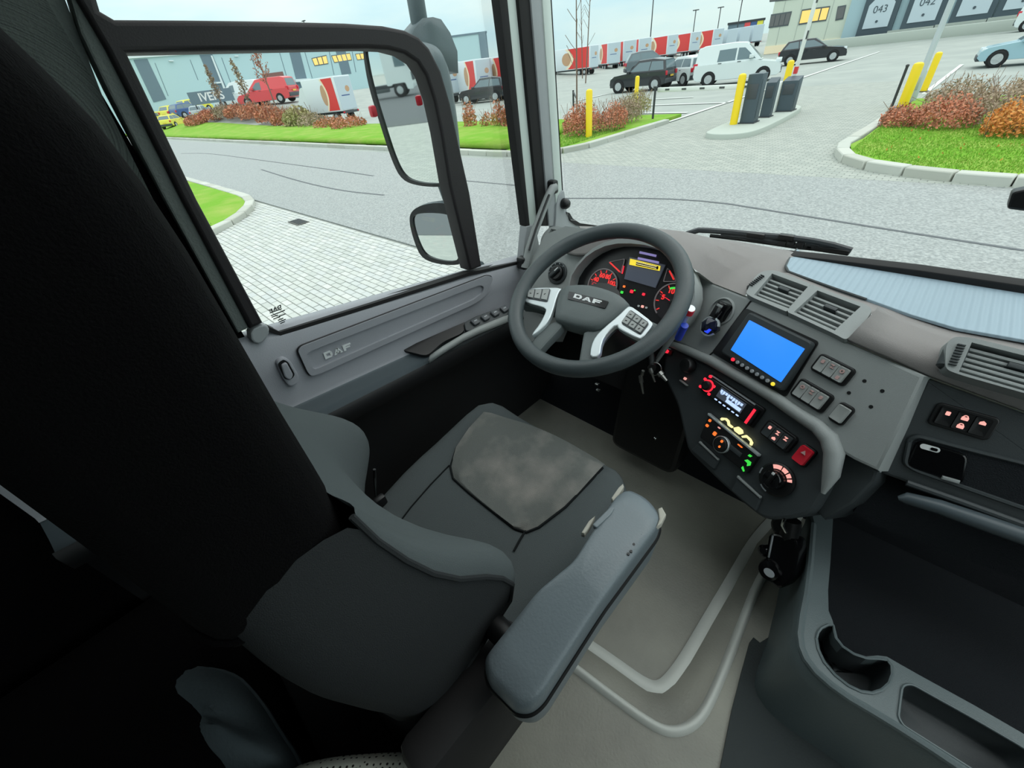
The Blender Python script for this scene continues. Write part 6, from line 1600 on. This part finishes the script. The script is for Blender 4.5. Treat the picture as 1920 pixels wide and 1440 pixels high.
tube('edge_piping', [V((x, y, -.64 - .05 * sst(.30, .04, y))) for x, y in pl_] + [V((pl_[0][0], pl_[0][1], -.64 - .05 * sst(.30, .04, pl_[0][1])))], .004, M['plastic_black'], am, 6)
A2 = AR.moved(-.004)
for pts in ([(1146, 935), (1160, 915), (1168, 908), (1170, 914), (1160, 930), (1150, 942)], [(1090, 1000), (1104, 978), (1116, 968), (1112, 978), (1104, 992), (1096, 1002)], [(1234, 955), (1241, 952), (1249, 966), (1241, 982), (1230, 990), (1236, 975)]):
    plate('torn_foam', A2, A2.pxs(pts), .012, M['foam'], am, bevel=.002, top=.003)
plate('torn_flap', A2, rounded(A2.pxs([(1110, 990), (1145, 955), (1152, 958), (1146, 970), (1118, 996)]), .004), .008, M['arm'], am, bevel=.002, top=.01)
o = plates('scuff_marks', AR, [circ(*AR.px(x, y), .0022, 8) for x, y in ((1195, 1010), (1188, 1022), (1183, 1035), (1200, 1003), (1178, 1040))], .003, M['plastic_black'], am, top=.003); o['kind'] = 'stuff'
box('mount', (-.245, .05, -.87), (.07, .24, .26), M['rubber'], am, bevel=.02)
tube('hinge', [V((-.28, .13, -.70)), V((-.21, .13, -.70))], .02, M['plastic_black'], am, 14)
# ---- cream perforated cushion and dark cloth behind the seat
ZC = -.85
cu = Frame((0, 0, ZC), (1, 0, 0), v=(0, 1, 0))
pc = thing('perforated_cushion', 'cream perforated cushion corner at the bottom edge of the view', 'cushion', (-.35, -.3, -1.0))
pts = cu.pxs([(548, 1426), (600, 1414), (640, 1408), (700, 1404), (750, 1402), (800, 1404), (832, 1409), (852, 1420), (868, 1436)])
pts = pts + [(pts[-1][0] + .03, pts[-1][1] - .08), (-.12, -.7), (-.62, -.72), (pts[0][0] - .02, pts[0][1] - .08)]
plate('cover', cu, rounded(pts, .03, 3), .13, M['mesh_cloth'], pc, bevel=.03, seg=4, top=.0)
tube('seam', [cu.P(x, y, -.05) for x, y in pts[:9]], .004, M['foam'], pc, 6)
bb = thing('bunk_base', 'black fabric covered bunk base behind the seat', 'bunk', (0, -.6, -1.2))
box('base', (0, -.62, -1.09), (2.0, .75, .23), M['seat_cover'], bb, bevel=.02)
box('bunk_front', (-.72, -.28, -1.12), (.62, .1, .2), M['seat_cover'], bb, bevel=.01)
box('bunk_pad', (-.75, -.6, -.93), (.5, .6, .1), M['seat_cover'], bb, bevel=.03, seg=3)
ct = thing('folded_cloth', 'blue grey cloth bunched on the bunk behind the seat', 'cloth', (-.65, -.3, -.9))
cf = Frame((0, 0, -.93), (1, 0, 0), v=(0, 1, 0))
cps = cf.pxs([(330, 1250), (420, 1250), (470, 1300), (520, 1375), (556, 1425), (560, 1470), (440, 1480), (300, 1420), (260, 1320)])
rows = []
for s, z in ((1.0, -.99), (1.02, -.95), (.96, -.915), (.8, -.895), (.5, -.885), (.15, -.88)):
    cx = sum(p[0] for p in cps) / len(cps); cy = sum(p[1] for p in cps) / len(cps)
    q = smooth2(cps, 2)
    rows.append([V((cx + (x - cx) * s, cy + (y - cy) * s, z + .01 * math.sin(i * .35 + s * 3))) for i, (x, y) in enumerate(q)])
loft('cloth', rows, M['cloth_grey'], ct, closed=True, caps=True)
tube('hem', rows[1] + rows[1][:1], .004, M['cloth_grey'], ct, 6)
# ---- floor console with cup holder and tray
KZ = -.97
KF = Frame((0, 0, KZ), (1, 0, 0), v=(0, 1, 0))
kc = thing('floor_console', 'grey plastic floor console with cup holder and open tray', 'console', (.2, .6, -1.2))
kp = lambda pts: [KF.px(*qc(x, y)) for x, y in pts]
lft = kp([(525, 62), (540, 120), (525, 330), (505, 500), (482, 620), (470, 720), (480, 790), (505, 850), (560, 920), (640, 990), (740, 1060), (860, 1130), (1000, 1215), (1180, 1330), (1330, 1430), (1600, 1600)])
rgt = kp([(1900, 1420), (1660, 1250), (1400, 1100), (1100, 935), (985, 870), (930, 838), (880, 832), (800, 838), (720, 800), (660, 745), (650, 690), (635, 640), (615, 590), (612, 480), (625, 330), (640, 80), (630, 62)])
cupc = [kp([p])[0] for p in ((548, 740), (640, 665), (900, 835), (960, 930), (850, 1040), (640, 940))]
ccx = .5 * (min(p[0] for p in cupc) + max(p[0] for p in cupc)); ccy = .5 * (min(p[1] for p in cupc) + max(p[1] for p in cupc))
cup = kp([(548, 740), (556, 710), (575, 685), (610, 668), (640, 672), (645, 700), (655, 740), (690, 785), (750, 825), (820, 848), (890, 850), (930, 858), (955, 890), (958, 935), (940, 985), (900, 1020), (850, 1036), (790, 1028), (720, 995), (650, 940), (590, 870), (558, 800)])
tray = rounded(kp([(1012, 995), (1060, 986), (1400, 1175), (1700, 1350), (1780, 1480), (1560, 1560), (1330, 1410), (1015, 1210), (990, 1165), (1000, 1080)]), .015)
holed('rim', KF, lft + rgt, [cup, tray], .03, M['console'], kc, top=0)
fl = lambda i: min(1, .15 + i / 7)
rows = [[KF.P(x, y, 0) for x, y in lft], [KF.P(x, y, -.006) + V((-.007, -.004, 0)) for x, y in lft], [KF.P(x, y, -.05) + V((-.014, -.012, 0)) * fl(i) for i, (x, y) in enumerate(lft)], [KF.P(x, y, -.15) + V((-.02, -.022, 0)) * fl(i) for i, (x, y) in enumerate(lft)], [V((x - .035 * fl(i), y - .04 * fl(i), -1.215)) for i, (x, y) in enumerate(lft)]]
loft('outer_wall', rows, M['console'], kc)
tube('rim_edge', [KF.P(x, y, -.004) + V((-.002, -.001, 0)) for x, y in lft[1:]], .0075, M['console'], kc, 8)
loft('inner_wall', [[KF.P(x, y, 0) for x, y in rgt], [KF.P(x, y, -.09) + V((.004, .004, 0)) for x, y in rgt]], M['plastic_dark'], kc)
def well(nm, pts, d, m_):
    cx = sum(p[0] for p in pts) / len(pts); cy = sum(p[1] for p in pts) / len(pts)
    rows = [[KF.P(cx + (x - cx) * s, cy + (y - cy) * s, z) for x, y in pts] for s, z in ((1.0, .001), (.985, -.01), (.93, -d), (.85, -d - .006), (.1, -d - .006), (.001, -d - .006))]
    return loft(nm, rows, M[m_], kc, closed=True)
well('cup_well', cup, .075, 'plastic_dark'); well('tray_well', tray, .05, 'plastic_dark')
tube('cup_lip', [KF.P(x, y, .001) for x, y in cup] + [KF.P(*cup[0], .001)], .0028, M['console'], kc, 6)
tube('tray_lip', [KF.P(x, y, .001) for x, y in tray] + [KF.P(*tray[0], .001)], .0022, M['console'], kc, 6)
tn_ = thing('tunnel_carpet', 'black carpeted engine cover inside the floor console', 'carpet', (.6, .9, -1.2))
KT = Frame((0, 0, -1.045), (1, 0, 0), v=(0, 1, 0))
tc_ = rgt[1:]
plate('carpet', KT, [(x, y) for x, y in rgt[1:-1]] + [(.1, 1.0), (1.05, 1.0), (1.05, .95)], .15, M['carpet'], tn_, bevel=.006)
tube('carpet_edge', [KT.P(x, y, .003) for x, y in rgt[1:-1]], .004, M['seat_cover'], tn_, 6)
# ---- black bracket under the console with its cable
Yb = .76
br = thing('black_clamp', 'glossy black clamp with round knobs and cable below the console', 'clamp', at(1465, 1080, Y=Yb))
BF = Frame(at(1470, 1035, Y=Yb), (.93, -.25, .1), n=(-.25, -.8, .55))
plate('body', BF, rounded(BF.pxs([(1447, 1002), (1458, 998), (1500, 1010), (1504, 1030), (1500, 1075), (1478, 1098), (1466, 1102), (1436, 1078), (1440, 1055)]), .008), .05, M['gloss_black'], br, bevel=.005, top=.02)
a, b = BF.px(1444, 1069, .02); lathe('knob', BF, a, b, [(.024, -.02), (.026, .02), (.022, .03), (.008, .032)], M['gloss_black'], br, 20)
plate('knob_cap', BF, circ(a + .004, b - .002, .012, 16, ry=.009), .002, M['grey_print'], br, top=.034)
a, b = BF.px(1434, 1032, .01); lathe('knob', BF, a, b, [(.012, -.02), (.014, .015), (.008, .02)], M['gloss_black'], br, 16)
a, b = BF.px(1463, 988, .02); lathe('collar', BF, a, b, [(.028, -.03), (.028, .0), (.02, .01)], M['plastic_black'], br, 18)
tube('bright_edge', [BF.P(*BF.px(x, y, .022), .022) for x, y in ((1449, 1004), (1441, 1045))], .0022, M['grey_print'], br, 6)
tube('cable', [at(1475, 948, Y=.76), at(1473, 965, Y=.74), at(1467, 985, Y=.73), at(1474, 998, Y=.73)], .0035, M['chrome'], br, 8)
tube('stem', [at(1484, 975, Y=.80), at(1478, 1010, Y=.78)], .02, M['plastic_black'], br, 12)
# ---- outside mirrors
def ext_mirror(label, X_, nrm, glass, house, arm, mark=None):
    g = W(*glass[0]); c = at(sum(p[0] for p in glass) / len(glass), sum(p[1] for p in glass) / len(glass), X=X_)
    fr = Frame(c, V((0, 0, 1)).cross(V(nrm)), n=nrm)
    t = thing('side_mirror', label, 'mirror', c, 'mirrors on the driver side')
    gp = smooth2(fr.pxs(glass), 2)
    plate('mirror_glass', fr, gp, .004, M['mirror'], t, top=.002)
    hp = smooth2(fr.pxs(house), 2)
    holed('rim', fr, hp, [gp], .02, M['plastic_black'], t, top=.008)
    cx = sum(p[0] for p in hp) / len(hp); cy = sum(p[1] for p in hp) / len(hp)
    rows = [[fr.P(cx + (x - cx) * s, cy + (y - cy) * s, z) for x, y in hp] for s, z in ((1.0, .004), (1.03, -.02), (1.0, -.06), (.85, -.10), (.5, -.12), (.1, -.125))]
    loft('housing', rows, M['mirror_shell'], t, closed=True)
    for path, r in arm: tube('bracket', [at(x, y, X=X_ + dx) for x, y, dx in path], r, M['mirror_shell'], t, 10)
    return t
t = ext_mirror('tall outside mirror reflecting a white lorry', -1.33, (.30, -.953, -.02), [(688, 92), (700, 88), (770, 92), (800, 112), (812, 150), (825, 220), (836, 290), (838, 338), (828, 344), (790, 342), (762, 332), (744, 300), (722, 232), (700, 160), (690, 110)],
    [(684, 84), (700, 80), (775, 78), (808, 96), (822, 150), (834, 220), (843, 290), (846, 342), (832, 350), (788, 348), (756, 337), (738, 303), (716, 234), (694, 162), (685, 110)],
    [([(768, -90, .0), (776, -20, 0), (786, 40, 0), (800, 90, -.02)], .026), ([(828, 340, -.02), (842, 380, -.02), (846, 420, -.02)], .02)])
p = at(710, 207, X=-1.33); box('red_marker', p + V((.0, -.02, 0)), (.02, .02, .03), M['tail'], t, bevel=.006)
sh_ = loft('upper_shell', [[at(x, y, X=-1.36) for x, y in r] for r in ([(772, 40), (790, 38), (805, 42)], [(755, 60), (785, 52), (822, 66)], [(745, 90), (790, 85), (836, 100)], [(760, 130), (800, 130), (838, 140)])], M['mirror_shell'], t, thick=.06)
ext_mirror('small wide angle outside mirror below the tall one', -1.31, (.33, -.93, .12), [(777, 402), (800, 398), (840, 400), (852, 410), (858, 440), (864, 484), (850, 490), (820, 486), (798, 476), (786, 452), (776, 420)],
    [(771, 398), (790, 384), (830, 378), (856, 390), (864, 412), (868, 448), (872, 492), (852, 497), (816, 493), (792, 482), (780, 456), (770, 420)],
    [([(850, 390, -.02), (862, 440, -.03), (876, 490, .05), (900, 500, .2)], .02)])
